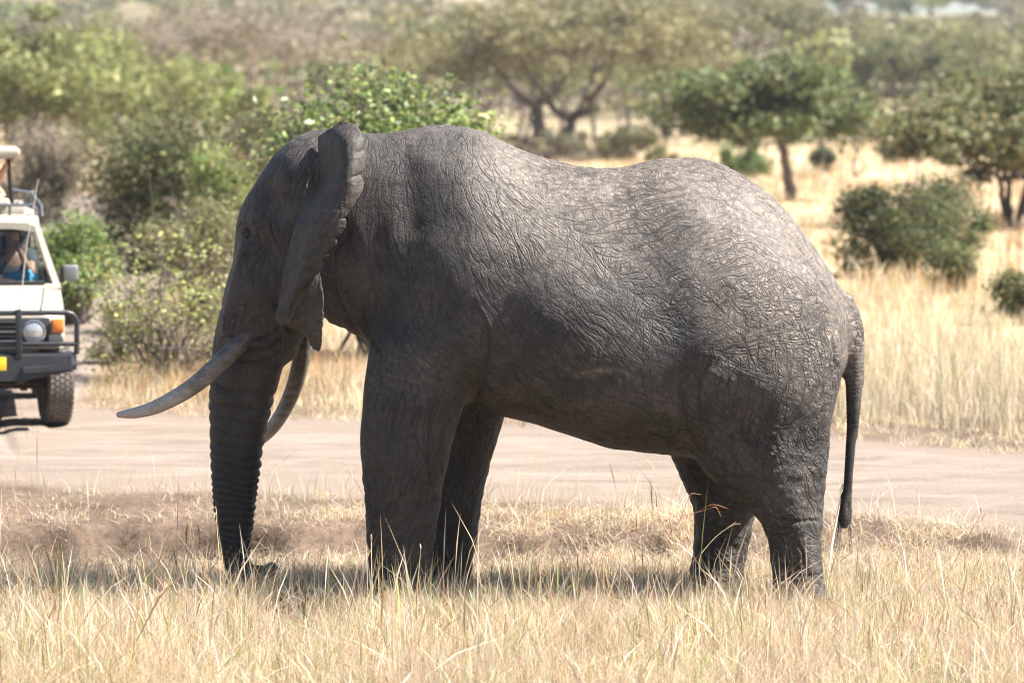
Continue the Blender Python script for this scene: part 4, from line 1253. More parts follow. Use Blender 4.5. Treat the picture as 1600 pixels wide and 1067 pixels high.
bm = bmesh.new(); bm_box(bm, (0, 2.8, 2.625), (.90, 1.75, .085), bevel=.03, seg=3); bm_box(bm, (0, 2.8, 2.575), (.82, 1.66, .03)); cpart('raised_hatch', bm, M_PAINT)
for sx_ in (-1, 1):
    for y in (2.1, 3.5):
        bm = bmesh.new(); bm_tube(bm, [V3(sx_ * .375, y, 2.08), V3(sx_ * .335, y, 2.58)], .017, 8); cpart('hatch_post', bm, M_TRIM)
# aerial
bm = bmesh.new(); bm_tube(bm, [V3(.40, -.15, 1.16), V3(.40, -.15, 1.22)], .012, 8); bm_tube(bm, [V3(.40, -.15, 1.20), V3(.47, -.14, 1.80), V3(.585, -.12, 2.40)], [.0055, .0045, .003], 6)
cpart('aerial', bm, simple('aerial_white', (.62, .58, .5), .5))
# wheels
def wheel(x, y, steer, front=True):
    R, Wd = .40, .128
    bm = bmesh.new()
    prof = [(-Wd * .72, .245), (-Wd * .95, .275), (-Wd, .33), (-Wd * .93, .375), (-Wd * .74, .395), (-Wd * .3, .40), (Wd * .3, .40), (Wd * .74, .395), (Wd * .93, .375), (Wd, .33), (Wd * .95, .275), (Wd * .72, .245)]
    bm_lathe(bm, prof, (0, 0, 0), (1, 0, 0), 56)
    # tread blocks
    for k in range(44):
        a = 2 * math.pi * k / 44
        for j, xx in enumerate((-.095, -.048, 0, .048, .095)):
            aa = a + (j % 2) * math.pi / 44
            rr = .401 if abs(xx) < .06 else .396
            bm_box(bm, (xx, rr * math.cos(aa), rr * math.sin(aa)), (.038, .042, .014), rot=Euler((aa - math.pi / 2, 0, 0)))
    w = done('wheel', bm, M_RUB, car, True, 40)
    w.location = (x, y, .395); w.rotation_euler = (0, 0, steer)
    w.name = 'wheel'
    s = 1 if x > 0 else -1
    bm = bmesh.new(); bm_lathe(bm, [(-.09 * s, .25), (.05 * s, .235), (.06 * s, .20), (.02 * s, .15), (.03 * s, .07), (.07 * s, .06), (.075 * s, 0)], (0, 0, 0), (1, 0, 0), 32); done('rim', bm, M_STEELRIM, w, True, 35)
    bm = bmesh.new(); bm_lathe(bm, [(-.10 * s, 0), (-.10 * s, .13), (-.05 * s, .15)], (0, 0, 0), (1, 0, 0), 24); done('brake_drum', bm, M_UNDER, w, True, 35)
for x, y, st in ((.745, .80, math.radians(9)), (-.745, .80, math.radians(9)), (.70, 3.75, 0), (-.70, 3.75, 0)):
    wheel(x, y, st)
# under body: axles, springs, chassis rails, differential
for ya_ in (.80, 3.75):
    bm = bmesh.new(); bm_tube(bm, [V3(-.68, ya_, .39), V3(.68, ya_, .39)], .047, 10); cpart('axle', bm, M_UNDER)
bm = bmesh.new(); bmesh.ops.create_uvsphere(bm, u_segments=18, v_segments=12, radius=.15, matrix=Matrix.Translation((.22, 3.75, .38))); cpart('differential', bm, M_UNDER)
for sx_ in (-1, 1):
    bm = bmesh.new(); bm_box(bm, (sx_ * .40, 2.3, .53), (.09, 4.5, .14), bevel=.01); cpart('chassis_rail', bm, M_UNDER)
    bm = bmesh.new(); bm_box(bm, (sx_ * .44, .85, .36), (.07, .55, .04), bevel=.008); bm_box(bm, (sx_ * .44, .80, .44), (.10, .14, .14), bevel=.02); cpart('leaf_spring', bm, M_UNDER)
bm = bmesh.new(); bm_tube(bm, [V3(-.62, .62, .42), V3(.55, .62, .40)], .018, 8); cpart('steering_rod', bm, M_UNDER)
# cabin: dashboard, wheel, seats
M_DASH = simple('dash_grey', (.035, .036, .04), .7)
M_SEAT = simple('seat_grey', (.12, .11, .10), .85, noise=.15)
bm = bmesh.new(); bm_box(bm, (0, 1.55, 1.27), (1.46, .36, .12), bevel=.04); cpart('dashboard', bm, M_DASH)
bm = bmesh.new()
for k in range(24):
    pass
ctr = V3(-.36, 1.86, 1.33); a1_, a2_ = V3(1, 0, 0), V3(0, -.45, .89)
bm_tube(bm, [ctr + a1_ * (.19 * math.cos(2 * math.pi * k / 28)) + a2_ * (.19 * math.sin(2 * math.pi * k / 28)) for k in range(29)], .014, 8, False); bm_tube(bm, [ctr + a1_ * -.18, ctr + a1_ * .18], .014, 6); bm_tube(bm, [ctr, V3(-.36, 1.6, 1.2)], .02, 8)
cpart('steering_wheel', bm, M_TRIM)
for sx_ in (-1, 1):
    bm = bmesh.new(); bm_box(bm, (sx_ * .38, 2.25, .98), (.50, .50, .16), bevel=.05); bm_box(bm, (sx_ * .38, 2.50, 1.30), (.48, .14, .60), rot=Euler((-.18, 0, 0)), bevel=.05); bm_box(bm, (sx_ * .38, 2.57, 1.68), (.26, .10, .18), bevel=.03)
    cpart('front_seat', bm, M_SEAT)
bm = bmesh.new(); bm_box(bm, (0, 3.3, 1.30), (1.2, .12, .6), bevel=.04); cpart('rear_seat', bm, M_SEAT)


# a blue cloth bundle lying on the dashboard
def to_car(p): return car.matrix_world @ Vector(p)
bpy.context.view_layer.update()
bm = bmesh.new(); bmesh.ops.create_icosphere(bm, subdivisions=4, radius=1)
for v in bm.verts:
    p = v.co.copy(); n_ = float(fbm(np.array([p.x * 2.2]), np.array([p.y * 2.2]), np.array([p.z * 2.2]), 3, 81)[0])
    v.co = Vector((p.x * .17, p.y * .09, max(p.z, -.55) * .085)) * (1 + .35 * n_)
M4 = car.matrix_world @ Matrix.Translation((.43, 1.52, 1.375))
bmesh.ops.transform(bm, matrix=M4, verts=bm.verts)
bag = done('cloth_bundle', bm, simple('blue_cloth', (.12, .42, .62), .85, noise=.2, nscale=18, bump=.3))
tag(bag, 'crumpled light blue cloth lying on the dashboard behind the windscreen', 'cloth')


# ------------------------------------------------------------------ people in the vehicle
def skinned(name, joints, edges, radii, mat, sub=2):
    me = bpy.data.meshes.new(name)
    names = list(joints)
    me.from_pydata([tuple(joints[k]) for k in names], [(names.index(a), names.index(b_)) for a, b_ in edges], [])
    o = bpy.data.objects.new(name, me); COL.objects.link(o)
    md = o.modifiers.new('skin', 'SKIN'); md.use_smooth_shade = True
    for k, nme in enumerate(names):
        r = radii[nme]
        me.skin_vertices[0].data[k].radius = (r, r) if not hasattr(r, '__len__') else r
        me.skin_vertices[0].data[k].use_root = (k == 0)
    md2 = o.modifiers.new('sub', 'SUBSURF'); md2.levels = sub; md2.render_levels = sub
    dg = bpy.context.evaluated_depsgraph_get()
    res = bpy.data.meshes.new_from_object(o.evaluated_get(dg))
    bpy.data.objects.remove(o); bpy.data.meshes.remove(me)
    res.name = name; res.materials.clear()
    return link(name, res, mat)


M_FLESH = simple('skin_tone', (0.52, 0.27, 0.18), 0.5, noise=.06, nscale=9)
M_HAIR = simple('hair_brown', (0.05, 0.03, 0.02), 0.6, noise=.3, nscale=40, bump=.4)


def person(label, pelvis, lean, shirt_col, armR, armL, head_turn=0.0, legs='stand'):
    """pelvis: world point; armR (image left) and armL (image right): (elbow, wrist) world points or None"""
    pel = Vector(pelvis)
    root = empty('person', pel + Vector((0, 0, -.92 if legs == 'stand' else -.10)))
    tag(root, label, 'person')
    up = (Vector((lean[0], lean[1], 1))).normalized()
    J = {'pel': pel, 'belly': pel + up * .16, 'chest': pel + up * .36, 'neck': pel + up * .52, 'head0': pel + up * .60 + Vector((0, -.01, 0)), 'head1': pel + up * .70 + Vector((0, -.02, 0)), 'head2': pel + up * .79 + Vector((0, -.01, 0))}
    R = {'pel': (.15, .11), 'belly': (.14, .10), 'chest': (.16, .11), 'neck': .055, 'head0': .065, 'head1': (.082, .098), 'head2': (.066, .075)}
    E_ = [('pel', 'belly'), ('belly', 'chest'), ('chest', 'neck'), ('neck', 'head0'), ('head0', 'head1'), ('head1', 'head2')]
    hands = []
    for sd, arm in ((-1, armR), (1, armL)):
        k = 'r' if sd < 0 else 'l'
        sh = pel + up * .45 + Vector((sd * .185, 0, 0))
        el, wr = (sh + Vector((sd * .06, .02, -.28)), sh + Vector((sd * .05, -.08, -.52))) if arm is None else (Vector(arm[0]), Vector(arm[1]))
        # keep natural lengths
        el = sh + (el - sh).normalized() * .29; wr = el + (wr - el).normalized() * .25
        J[k + 'sh'] = sh; J[k + 'el'] = el; J[k + 'wr'] = wr; J[k + 'fo'] = el.lerp(wr, .3)
        R[k + 'sh'] = .058; R[k + 'el'] = .040; R[k + 'fo'] = .042; R[k + 'wr'] = .027
        E_ += [('chest', k + 'sh'), (k + 'sh', k + 'el'), (k + 'el', k + 'fo'), (k + 'fo', k + 'wr')]
        # hand: palm and five fingers
        hd = (wr - el).normalized()
        side = hd.cross(Vector((0, 1, 0)));
        side = side.normalized() if side.length > .1 else Vector((1, 0, 0))
        nrm_ = side.cross(hd)
        J[k + 'pm'] = wr + hd * .05; R[k + 'pm'] = (.036, .022)
        E_.append((k + 'wr', k + 'pm'))
        for q, (off, ln) in enumerate(((-.030, .060), (-.010, .072), (.010, .068), (.029, .055))):
            f0 = wr + hd * .085 + side * off; f1_ = f0 + (hd * .75 + nrm_ * .5).normalized() * ln * .55; f2_ = f1_ + (hd * .1 + nrm_).normalized() * ln * .5
            J[f'{k}a{q}'], J[f'{k}b{q}'], J[f'{k}c{q}'] = f0, f1_, f2_
            R[f'{k}a{q}'], R[f'{k}b{q}'], R[f'{k}c{q}'] = .0105, .0095, .0075
            E_ += [(k + 'pm', f'{k}a{q}'), (f'{k}a{q}', f'{k}b{q}'), (f'{k}b{q}', f'{k}c{q}')]
        t0 = wr + hd * .03 + side * -.045 * sd; t1q = t0 + (hd * .6 + side * -.5 * sd + nrm_ * .4).normalized() * .04
        J[k + 't0'], J[k + 't1'] = t0, t1q; R[k + 't0'], R[k + 't1'] = .012, .009
        E_ += [(k + 'wr', k + 't0'), (k + 't0', k + 't1')]
    for sd in (-1, 1):
        k = 'R' if sd < 0 else 'L'
        hip = pel + Vector((sd * .09, 0, -.06))
        kn, an = (hip + Vector((0, -.03, -.40)), hip + Vector((0, .02, -.80))) if legs == 'stand' else (hip + Vector((sd * .05, -.42, .06)), hip + Vector((sd * .05, -.48, -.34)))
        J[k + 'hip'], J[k + 'kn'], J[k + 'an'], J[k + 'to'] = hip, kn, an, an + Vector((0, -.16, -.05))
        R[k + 'hip'], R[k + 'kn'], R[k + 'an'], R[k + 'to'] = .085, .056, .04, .035
        E_ += [('pel', k + 'hip'), (k + 'hip', k + 'kn'), (k + 'kn', k + 'an'), (k + 'an', k + 'to')]
    bo = skinned('body', J, E_, R, M_FLESH, 2); child(bo, root)
    # shirt with short sleeves
    js = {k: J[k] for k in ('pel', 'belly', 'chest', 'rsh', 'lsh')}
    js['nk'] = pel + up * .475; js['rsl'] = J['rsh'].lerp(J['rel'], .5); js['lsl'] = J['lsh'].lerp(J['lel'], .5)
    rs_ = {'pel': (.175, .13), 'belly': (.16, .12), 'chest': (.18, .13), 'nk': .075, 'rsh': .075, 'lsh': .075, 'rsl': .062, 'lsl': .062}
    sh = skinned('shirt', js, [('pel', 'belly'), ('belly', 'chest'), ('chest', 'nk'), ('chest', 'rsh'), ('chest', 'lsh'), ('rsh', 'rsl'), ('lsh', 'lsl')], rs_, simple('shirt_fabric', shirt_col, .85, noise=.08, nscale=30, bump=.2), 2)
    child(sh, root)
    # face and hair
    hc = J['head1']
    bm = bmesh.new(); bmesh.ops.create_uvsphere(bm, u_segments=24, v_segments=16, radius=1)
    for v in list(bm.verts):
        if v.co.z < -.25 and v.co.y < .25: bm.verts.remove(v)
    for v in bm.verts:
        v.co = hc + Vector((0, .012, .03)) + Vector((v.co.x * .098, v.co.y * .112, v.co.z * .128)) + Vector((0, 0.02 if v.co.z < .2 else 0, 0))
    for v in list(bm.verts):
        if v.co.y < hc.y - .055 and v.co.z < hc.z + .075: bm.verts.remove(v)
    child(done('hair', bm, M_HAIR), root)
    for sd in (-1, 1):
        bm = bmesh.new(); bmesh.ops.create_uvsphere(bm, u_segments=12, v_segments=8, radius=.012, matrix=Matrix.Translation(hc + Vector((sd * .032, -.096, .012)))); child(done('eye', bm, M_TRIM), root)
        bm = bmesh.new(); bmesh.ops.create_uvsphere(bm, u_segments=12, v_segments=8, radius=.028, matrix=Matrix.Translation(hc + Vector((sd * .088, .01, -.005))) @ Matrix.Diagonal((.35, .8, 1.2, 1))); child(done('ear', bm, M_FLESH), root)
    bm = bmesh.new(); bm_tube(bm, [hc + Vector((0, -.092, .02)), hc + Vector((0, -.122, -.022)), hc + Vector((0, -.098, -.032))], [.009, .015, .008], 8); child(done('nose', bm, M_FLESH), root)
    bm = bmesh.new(); bm_tube(bm, [hc + Vector((-.024, -.088, -.058)), hc + Vector((0, -.096, -.060)), hc + Vector((.024, -.088, -.058))], [.003, .006, .003], 6); child(done('mouth', bm, simple('lip', (.35, .12, .1), .5)), root)
    return root


PYs = CYF + 2.35
person('person in a white top standing in the roof hatch, elbow resting on its rim', PV(-52, 320, PYs) + Vector((0, 0, -.18)), (0, 0), (.78, .78, .76),
       (PV(-90, 318, PYs - .1), PV(-60, 310, PYs - .3)), (PV(14, 314, PYs - .12), PV(-30, 316, PYs - .35)))
PYs = CYF + 3.0
person('second person in the roof hatch, one hand gripping the raised hatch', PV(-34, 320, PYs) + Vector((0, 0, -.16)), (0, 0), (.42, .06, .07),
       (PV(-70, 318, PYs), PV(-60, 330, PYs - .2)), (PV(-6, 284, PYs - .22), PV(10, 258, PYs - .42)))
person('person in a dark shirt sitting behind the windscreen, one arm raised', to_car((.36, 2.28, 1.12)), (0, .12), (.10, .09, .10),
       (to_car((.05, 2.2, 1.30)), to_car((.16, 2.0, 1.36))), (to_car((.55, 2.10, 1.42)), to_car((.40, 1.98, 1.70))), legs='sit')
# ------------------------------------------------------------------ trees and shrubs
M_LEAF = leafy('foliage', transl=0.32, rough=0.55, spec=0.3, mult=(.80, .82, .80))
M_LEAFG = leafy('glossy_foliage', transl=0.3, rough=0.42, spec=0.45)


def bark(name, col):
    return simple(name, col, 0.9, noise=.3, nscale=7, bump=.6)


M_BARK = bark('bark_grey_brown', (0.17, 0.135, 0.115))
M_BARKP = bark('bark_pale', (0.36, 0.31, 0.27))
M_BARKD = bark('bark_dark', (0.09, 0.07, 0.06))


def tubes_mesh(name, polys, seg=6):
    """polys: list of (points (k,3), radii (k)) -> one mesh"""
    Vs, Fs = [], []
    base = 0
    ang_ = np.linspace(0, 2 * np.pi, seg, endpoint=False)
    ca_, sa_ = np.cos(ang_), np.sin(ang_)
    for pts, rr in polys:
        pts = np.asarray(pts, float); rr = np.asarray(rr, float)
        k = len(pts)
        t = np.gradient(pts, axis=0); t /= np.linalg.norm(t, axis=1)[:, None] + 1e-9
        ref = np.where(np.abs(t[:, 2:3]) > 0.9, np.array([[1.0, 0, 0]]), np.array([[0, 0, 1.0]]))
        u = np.cross(t, ref); u /= np.linalg.norm(u, axis=1)[:, None] + 1e-9
        v = np.cross(t, u)
        ring = pts[:, None, :] + (u[:, None, :] * ca_[None, :, None] + v[:, None, :] * sa_[None, :, None]) * rr[:, None, None]
        Vs.append(ring.reshape(-1, 3))
        ix = base + np.arange(k * seg).reshape(k, seg)
        nx = np.roll(ix, -1, axis=1)
        Fs.append(np.stack([ix[:-1], nx[:-1], nx[1:], ix[1:]], -1).reshape(-1, 4))
        base += k * seg
    return np_mesh(name, np.concatenate(Vs), np.concatenate(Fs))


def leaves_mesh(name, pts, size, cols, rs, flat=0.3, aspect=0.55, fold=True):
    """rhombic leaves / leaf sprays at pts with size (n,) and colours (n,3)"""
    n = len(pts)
    a = rs.normal(size=(n, 3)); a[:, 2] *= 0.6; a /= np.linalg.norm(a, axis=1)[:, None]
    nn_ = rs.normal(size=(n, 3)); nn_[:, 2] += flat * 4; b_ = np.cross(nn_, a); b_ /= np.linalg.norm(b_, axis=1)[:, None] + 1e-9
    s = size[:, None]
    up_ = np.cross(a, b_)
    v0 = pts - a * s * .5; v2 = pts + a * s * .5 ; v1 = pts + b_ * s * .5 * aspect + up_ * s * .08; v3 = pts - b_ * s * .5 * aspect + up_ * s * .08
    V = np.stack([v0, v1, v2, v3], 1).reshape(-1, 3)
    i = np.arange(n)[:, None] * 4
    F_ = np.concatenate([i + np.array([[0, 1, 2]]), i + np.array([[0, 2, 3]])], 1).reshape(-1, 3)
    return np_mesh(name, V, F_, colors={'Col': np.repeat(cols, 4, axis=0)})


def bez(p0, p1, p2, k, rs, jit):
    t = np.linspace(0, 1, k)[:, None]
    q = (1 - t) ** 2 * p0 + 2 * t * (1 - t) * p1 + t * t * p2
    q[1:-1] += rs.normal(size=(k - 2, 3)) * jit
    return q


def pal(rs, n, cols, var=0.18):
    c = np.array(cols, float)[rs.randint(0, len(cols), n)]
    return np.clip(c * np.exp(rs.normal(size=(n, 1)) * var) * (1 + rs.normal(size=(n, 3)) * 0.05), 0.005, 0.9)


def make_acacia(name, H, R, seed, cols, fork=0.3, trunks=1, thick=0.30, nclus=26, nleaf=16000, leaf=0.16, lean=(0, 0), r0=0.22, dome=0.35, bare=0.0, barkm=None, crown_off=(0, 0), gap=0.0, rag=1.0, twigs=True, full=1.0):
    """flat-topped thorn tree: returns (trunk mesh, crown mesh) in local coordinates, base at the origin"""
    rs = np.random.RandomState(seed)
    polys = []
    zc = H * (1 - thick * 0.5)
    targets = []
    tries = 0
    while len(targets) < nclus and tries < 4000:
        tries += 1
        r = R * math.sqrt(rs.rand()) * 0.9; th = rs.rand() * 2 * math.pi
        p = np.array([crown_off[0] + r * math.cos(th), crown_off[1] + r * math.sin(th), 0])
        if all(np.hypot(*(p - q)[:2]) > R * (0.24 if nclus > 18 else .3) for q in targets): targets.append(p)
        elif tries % 80 == 0: targets.append(p)
    for q in targets:
        rr = np.hypot(q[0] - crown_off[0], q[1] - crown_off[1]) / R
        q[2] = H - thick * H * (0.16 + dome * rr ** 2 * .9 + 0.50 * rs.rand() * rag)
    forks = []
    for k in range(trunks):
        a = 2 * math.pi * k / max(trunks, 1) + rs.rand()
        b0 = np.array([0.0, 0, -0.15]) + (np.array([math.cos(a), math.sin(a), 0]) * r0 * 1.2 if trunks > 1 else 0)
        f = np.array([lean[0] + (math.cos(a) * R * .16 if trunks > 1 else 0), lean[1] + (math.sin(a) * R * .16 if trunks > 1 else 0), H * fork * (1 + .15 * rs.randn() * (trunks > 1))])
        mid = (b0 + f) / 2 + rs.normal(size=3) * np.array([.05, .05, 0]) * H * .6
        pts = bez(b0, mid, f, 9, rs, 0.008 * H)
        polys.append((pts, np.linspace(r0 * 1.15, r0 * .72, 9)))
        forks.append(f)
    nl = 5 if trunks == 1 else 3
    limbs = []
    for f in forks:
        for j in range(nl):
            a = 2 * math.pi * (j + .4 * rs.rand()) / nl + f[0]
            e = f + np.array([math.cos(a), math.sin(a), 0]) * R * (.30 + .15 * rs.rand()) + np.array([0, 0, (zc - f[2]) * (.45 + .2 * rs.rand())])
            e[:2] = e[:2] * .8 + np.array(crown_off) * .4
            c = f + (e - f) * np.array([.65, .65, .35])
            pts = bez(f, c, e, 8, rs, .012 * H)
            polys.append((pts, np.linspace(r0 * .55, r0 * .26, 8)))
            limbs.append(e)
    ends = []
    for t_ in targets:
        e = min(limbs, key=lambda q: np.linalg.norm((q - t_) * np.array([1, 1, .6])) + rs.rand() * R * .1)
        c = e + (t_ - e) * np.array([.4, .4, .75])
        pts = bez(e, c, t_, 7, rs, .012 * H)
        polys.append((pts, np.linspace(r0 * .24, r0 * .05, 7)))
        if twigs:
            for j in range(10 if bare == 0 else 26):
                s0 = pts[rs.randint(3, 7)]
                d = rs.normal(size=3) * np.array([1, 1, .35]); d[2] = abs(d[2]) * .8 + .1
                e2_ = s0 + d / np.linalg.norm(d) * R * (.12 + .14 * rs.rand())
                polys.append((np.stack([s0, (s0 + e2_) / 2 + rs.normal(size=3) * .02 * R, e2_]), np.array([r0 * .06, r0 * .04, r0 * .018])))
    trunk_me = tubes_mesh(name + '_trunk', polys, 7)
    # leaves
    per = np.array([0.55 + rs.rand() for _ in targets]); per = per / per.sum()
    P_, C_, S_ = [], [], []
    for t_, w in zip(targets, per):
        n = int(nleaf * w * (1 - bare))
        rc = R * (.31 + .12 * rs.rand()) * full
        # several small pads inside each cluster
        npad = 7
        pc = t_ + rs.normal(size=(npad, 3)) * np.array([rc * .55, rc * .55, rc * .24 * rag])
        k = rs.randint(0, npad, n)
        d = rs.normal(size=(n, 3)); d /= np.linalg.norm(d, axis=1)[:, None]
        rad = rs.rand(n) ** .45
        rp = rc * (.30 + .30 * rs.rand(npad))
        q = pc[k] + d * rad[:, None] * rp[k][:, None] * np.array([1, 1, .58])
        tone = np.exp(rs.normal(size=npad) * .16)
        c = pal(rs, n, cols, .15) * tone[k][:, None]
        P_.append(q); C_.append(c); S_.append(leaf * 1.55 * np.exp(rs.normal(size=n) * .3))
    P_ = np.concatenate(P_); C_ = np.concatenate(C_); S_ = np.concatenate(S_)
    if gap > 0:
        keep = perlin(P_[:, 0] / R * 4, P_[:, 1] / R * 4, P_[:, 2] / R * 5, seed) > -0.5 + gap
        P_, C_, S_ = P_[keep], C_[keep], S_[keep]
    return trunk_me, leaves_mesh(name + '_crown', P_, S_, C_, rs, .35)


def make_shrub(name, W_, H, seed, cols, nleaf=9000, leaf=0.07, nst=16, r0=.03, dens=1.0, low=0.05, lobes=16, fill=.8, stem_out=0.0, dd=None):
    """rounded bush: stems from the base, leaf lobes through the volume"""
    rs = np.random.RandomState(seed)
    D_ = (dd or W_)
    polys, P_, C_, S_ = [], [], [], []
    for k in range(lobes):
        a = rs.rand() * 2 * math.pi; r = math.sqrt(rs.rand()) * .78
        z = low * H + H * (.96 - low) * (rs.rand() ** .7) * math.sqrt(max(0.05, 1 - r * r * .75))
        c = np.array([math.cos(a) * r * W_ / 2, math.sin(a) * r * D_ / 2, z])
        lr = min(W_, H) * (.10 + .20 * rs.rand())
        c[2] = min(c[2], H - lr * .8)
        for j in range(max(1, nst // 6)):
            b0 = np.array([rs.normal() * W_ * .06, rs.normal() * D_ * .06, -.05])
            e = c + rs.normal(size=3) * lr * .45
            pts = bez(b0, np.array([c[0] * .35, c[1] * .35, c[2] * .55]) + rs.normal(size=3) * .08 * H, e, 7, rs, .02 * H)
            polys.append((pts, np.linspace(r0, r0 * .25, 7)))
            for q in range(5):
                s0 = pts[rs.randint(3, 7)]; d = rs.normal(size=3); d[2] = abs(d[2]); d /= np.linalg.norm(d)
                polys.append((np.stack([s0, s0 + d * lr * .5 + rs.normal(size=3) * .02, s0 + d * lr * (1.0 + stem_out)]), np.array([r0 * .3, r0 * .2, r0 * .1])))
        n = int(nleaf / lobes * (.6 + .8 * rs.rand()))
        d = rs.normal(size=(n, 3)); d /= np.linalg.norm(d, axis=1)[:, None]
        rad = rs.rand(n) ** (.45 * fill + .1)
        spray = rs.normal(size=(14, 3)); spray /= np.linalg.norm(spray, axis=1)[:, None]
        d = d + spray[rs.randint(0, 14, n)] * .7; d /= np.maximum(np.linalg.norm(d, axis=1)[:, None], .3)
        stray = np.where(rs.rand(n) < .14, 1 + .7 * rs.rand(n), 1)
        q = c + d * (rad * stray)[:, None] * lr * np.array([1.1, 1.1, .95]) * (1 + .25 * rs.rand(n))[:, None]
        q[:, 2] = np.maximum(q[:, 2], .03)
        tone = math.exp(rs.normal() * .15)
        P_.append(q); C_.append(pal(rs, n, cols, .17) * tone); S_.append(leaf * np.exp(rs.normal(size=n) * .28))
    return tubes_mesh(name + '_stems', polys, 5), leaves_mesh(name + '_leaves', np.concatenate(P_), np.concatenate(S_), np.concatenate(C_), rs, .12)


def place(name, label, cat, meshes, loc, rz=0, group=None, barkm=None, leafm=None, parts=('trunk', 'crown'), sc=1.0):
    r = empty(name, loc, rz); r.scale = (sc, sc, sc)
    tag(r, label, cat, group)
    link(parts[0], meshes[0], barkm or M_BARK, r)
    link(parts[1], meshes[1], leafm or M_LEAF, r)
    return r


def at_d(px, d):
    """ground point at pixel column px and distance d from the camera"""
    x = (px - 800) / FPX * d; y = d - 22
    return (x, y, gz1(x, y) - .03)


def z_at(py, d): return P(800, py, d - 22)[2]


# palettes (base colours)
OLIVE = [(.20, .19, .075), (.25, .235, .10), (.16, .16, .07), (.30, .27, .13)]
YGREEN = [(.26, .275, .10), (.31, .32, .13), (.21, .235, .085), (.35, .34, .16)]
GREEN = [(.135, .175, .068), (.17, .215, .085), (.105, .14, .055), (.21, .25, .11)]
LIME = [(.19, .29, .07), (.26, .36, .09), (.15, .23, .06), (.32, .40, .13)]
DARKG = [(.075, .10, .04), (.10, .13, .05), (.06, .08, .035), (.14, .17, .07)]
GREYB = [(.26, .21, .165), (.31, .26, .20), (.20, .165, .13), (.28, .25, .15)]
KHAKI = [(.29, .25, .135), (.34, .29, .165), (.23, .205, .10), (.26, .25, .12)]


def acacia_at(label, px, d, top, width, seed, cols, **kw):
    loc = at_d(px, d)
    H = z_at(top, d) - loc[2]
    R = width * d / FPX / 2
    bm_ = kw.pop('barkm', None); grp = kw.pop('group', None)
    return place('acacia_tree', label, 'tree', make_acacia('acacia', H, R, seed, cols, **kw), loc, 0, grp, bm_)


# central big umbrella acacia
acacia_at('broad flat-topped acacia with dark forked trunk standing above the dip of the elephant\'s back', 872, 185, -6, 460, 21, KHAKI + KHAKI + OLIVE, fork=.26, nclus=34, nleaf=26000, leaf=.17, thick=.40, dome=.60, r0=.44, barkm=M_BARKD, full=1.05, crown_off=(.4, 0), gap=.12, trunks=2)
# right green tree with a leaning trunk
acacia_at('rounded green tree with a single leaning trunk behind the elephant\'s rump', 1238, 106, 74, 290, 22, GREEN + GREEN + OLIVE, fork=.44, nclus=24, nleaf=22000, leaf=.13, thick=.60, dome=.50, r0=.17, full=1.35, lean=(-.45, 0), crown_off=(-.75, 0), barkm=M_BARK)
# right edge acacia with several thin trunks
acacia_at('olive many-stemmed acacia at the right edge behind the dark bush', 1580, 84, 114, 390, 23, OLIVE + KHAKI + OLIVE + GREEN, fork=.34, trunks=4, nclus=26, nleaf=24000, leaf=.11, thick=.62, dome=.45, full=1.3, r0=.085, crown_off=(.6, 0), barkm=M_BARKD)
# left
acacia_at('yellow-green acacia with a pale trunk at the far left behind the vehicle', 42, 118, 50, 420, 24, YGREEN, full=1.2, fork=.36, nclus=28, nleaf=26000, leaf=.13, thick=.50, dome=.5, r0=.20, crown_off=(.6, 0), barkm=M_BARKP)
acacia_at('small bright green acacia to the right of the yellow-green one', 300, 132, 80, 240, 25, LIME + YGREEN, fork=.32, nclus=18, nleaf=16000, leaf=.13, thick=.60, dome=.55, r0=.13, barkm=M_BARK)
acacia_at('wide grey-brown nearly leafless acacia with pale spreading limbs at upper left', 385, 205, 8, 430, 26, GREYB, fork=.30, nclus=34, nleaf=20000, leaf=.17, thick=.32, dome=.5, r0=.36, bare=.42, barkm=M_BARKP)
acacia_at('grey leafless thorn tree at the top left corner of the slope', 70, 262, 18, 260, 27, GREYB, fork=.3, nclus=22, nleaf=15000, leaf=.2, thick=.45, r0=.2, bare=.3, barkm=M_BARKP)
acacia_at('dark umbrella acacia with a thin trunk on the far slope right of the green tree', 1398, 252, 78, 200, 28, DARKG + OLIVE, fork=.5, nclus=18, nleaf=12000, leaf=.2, thick=.26, dome=.4, r0=.18, barkm=M_BARKD)
acacia_at('pale olive acacia on the far slope above the green tree', 1205, 300, 14, 270, 29, OLIVE + KHAKI, fork=.45, nclus=22, nleaf=13000, leaf=.24, thick=.34, r0=.2)
acacia_at('wide yellowish acacia on the far slope near the right edge', 1480, 285, 48, 300, 30, KHAKI + YGREEN, fork=.45, nclus=22, nleaf=13000, leaf=.24, thick=.34, r0=.2)
acacia_at('green acacia below the wide yellowish one on the right slope', 1545, 215, 92, 190, 31, GREEN + OLIVE, fork=.4, nclus=16, nleaf=11000, leaf=.2, thick=.5, r0=.16)
acacia_at('small light green tree just right of the leaning green tree', 1338, 140, 140, 85, 32, LIME + GREEN, fork=.3, nclus=10, nleaf=7000, leaf=.13, thick=.7, r0=.07)
acacia_at('hazy green acacia behind the central one at the top of the slope', 640, 330, 20, 250, 33, GREEN + OLIVE, fork=.45, nclus=20, nleaf=11000, leaf=.26, thick=.4, r0=.2)
acacia_at('hazy grey acacia on the hill between central and right trees', 1040, 400, -5, 240, 34, OLIVE + GREYB, fork=.45, nclus=18, nleaf=9000, leaf=.32, thick=.35, r0=.22)


def shrub_at(label, px, d, top, width, seed, cols, name='shrub', barkm=None, leafm=None, **kw):
    loc = at_d(px, d)
    H = z_at(top, d) - loc[2]
    W_ = width * d / FPX
    return place(name, label, 'shrub', make_shrub('shrub', W_, H, seed, cols, **kw), loc, 0, None, barkm, leafm, ('stems', 'leaves'))


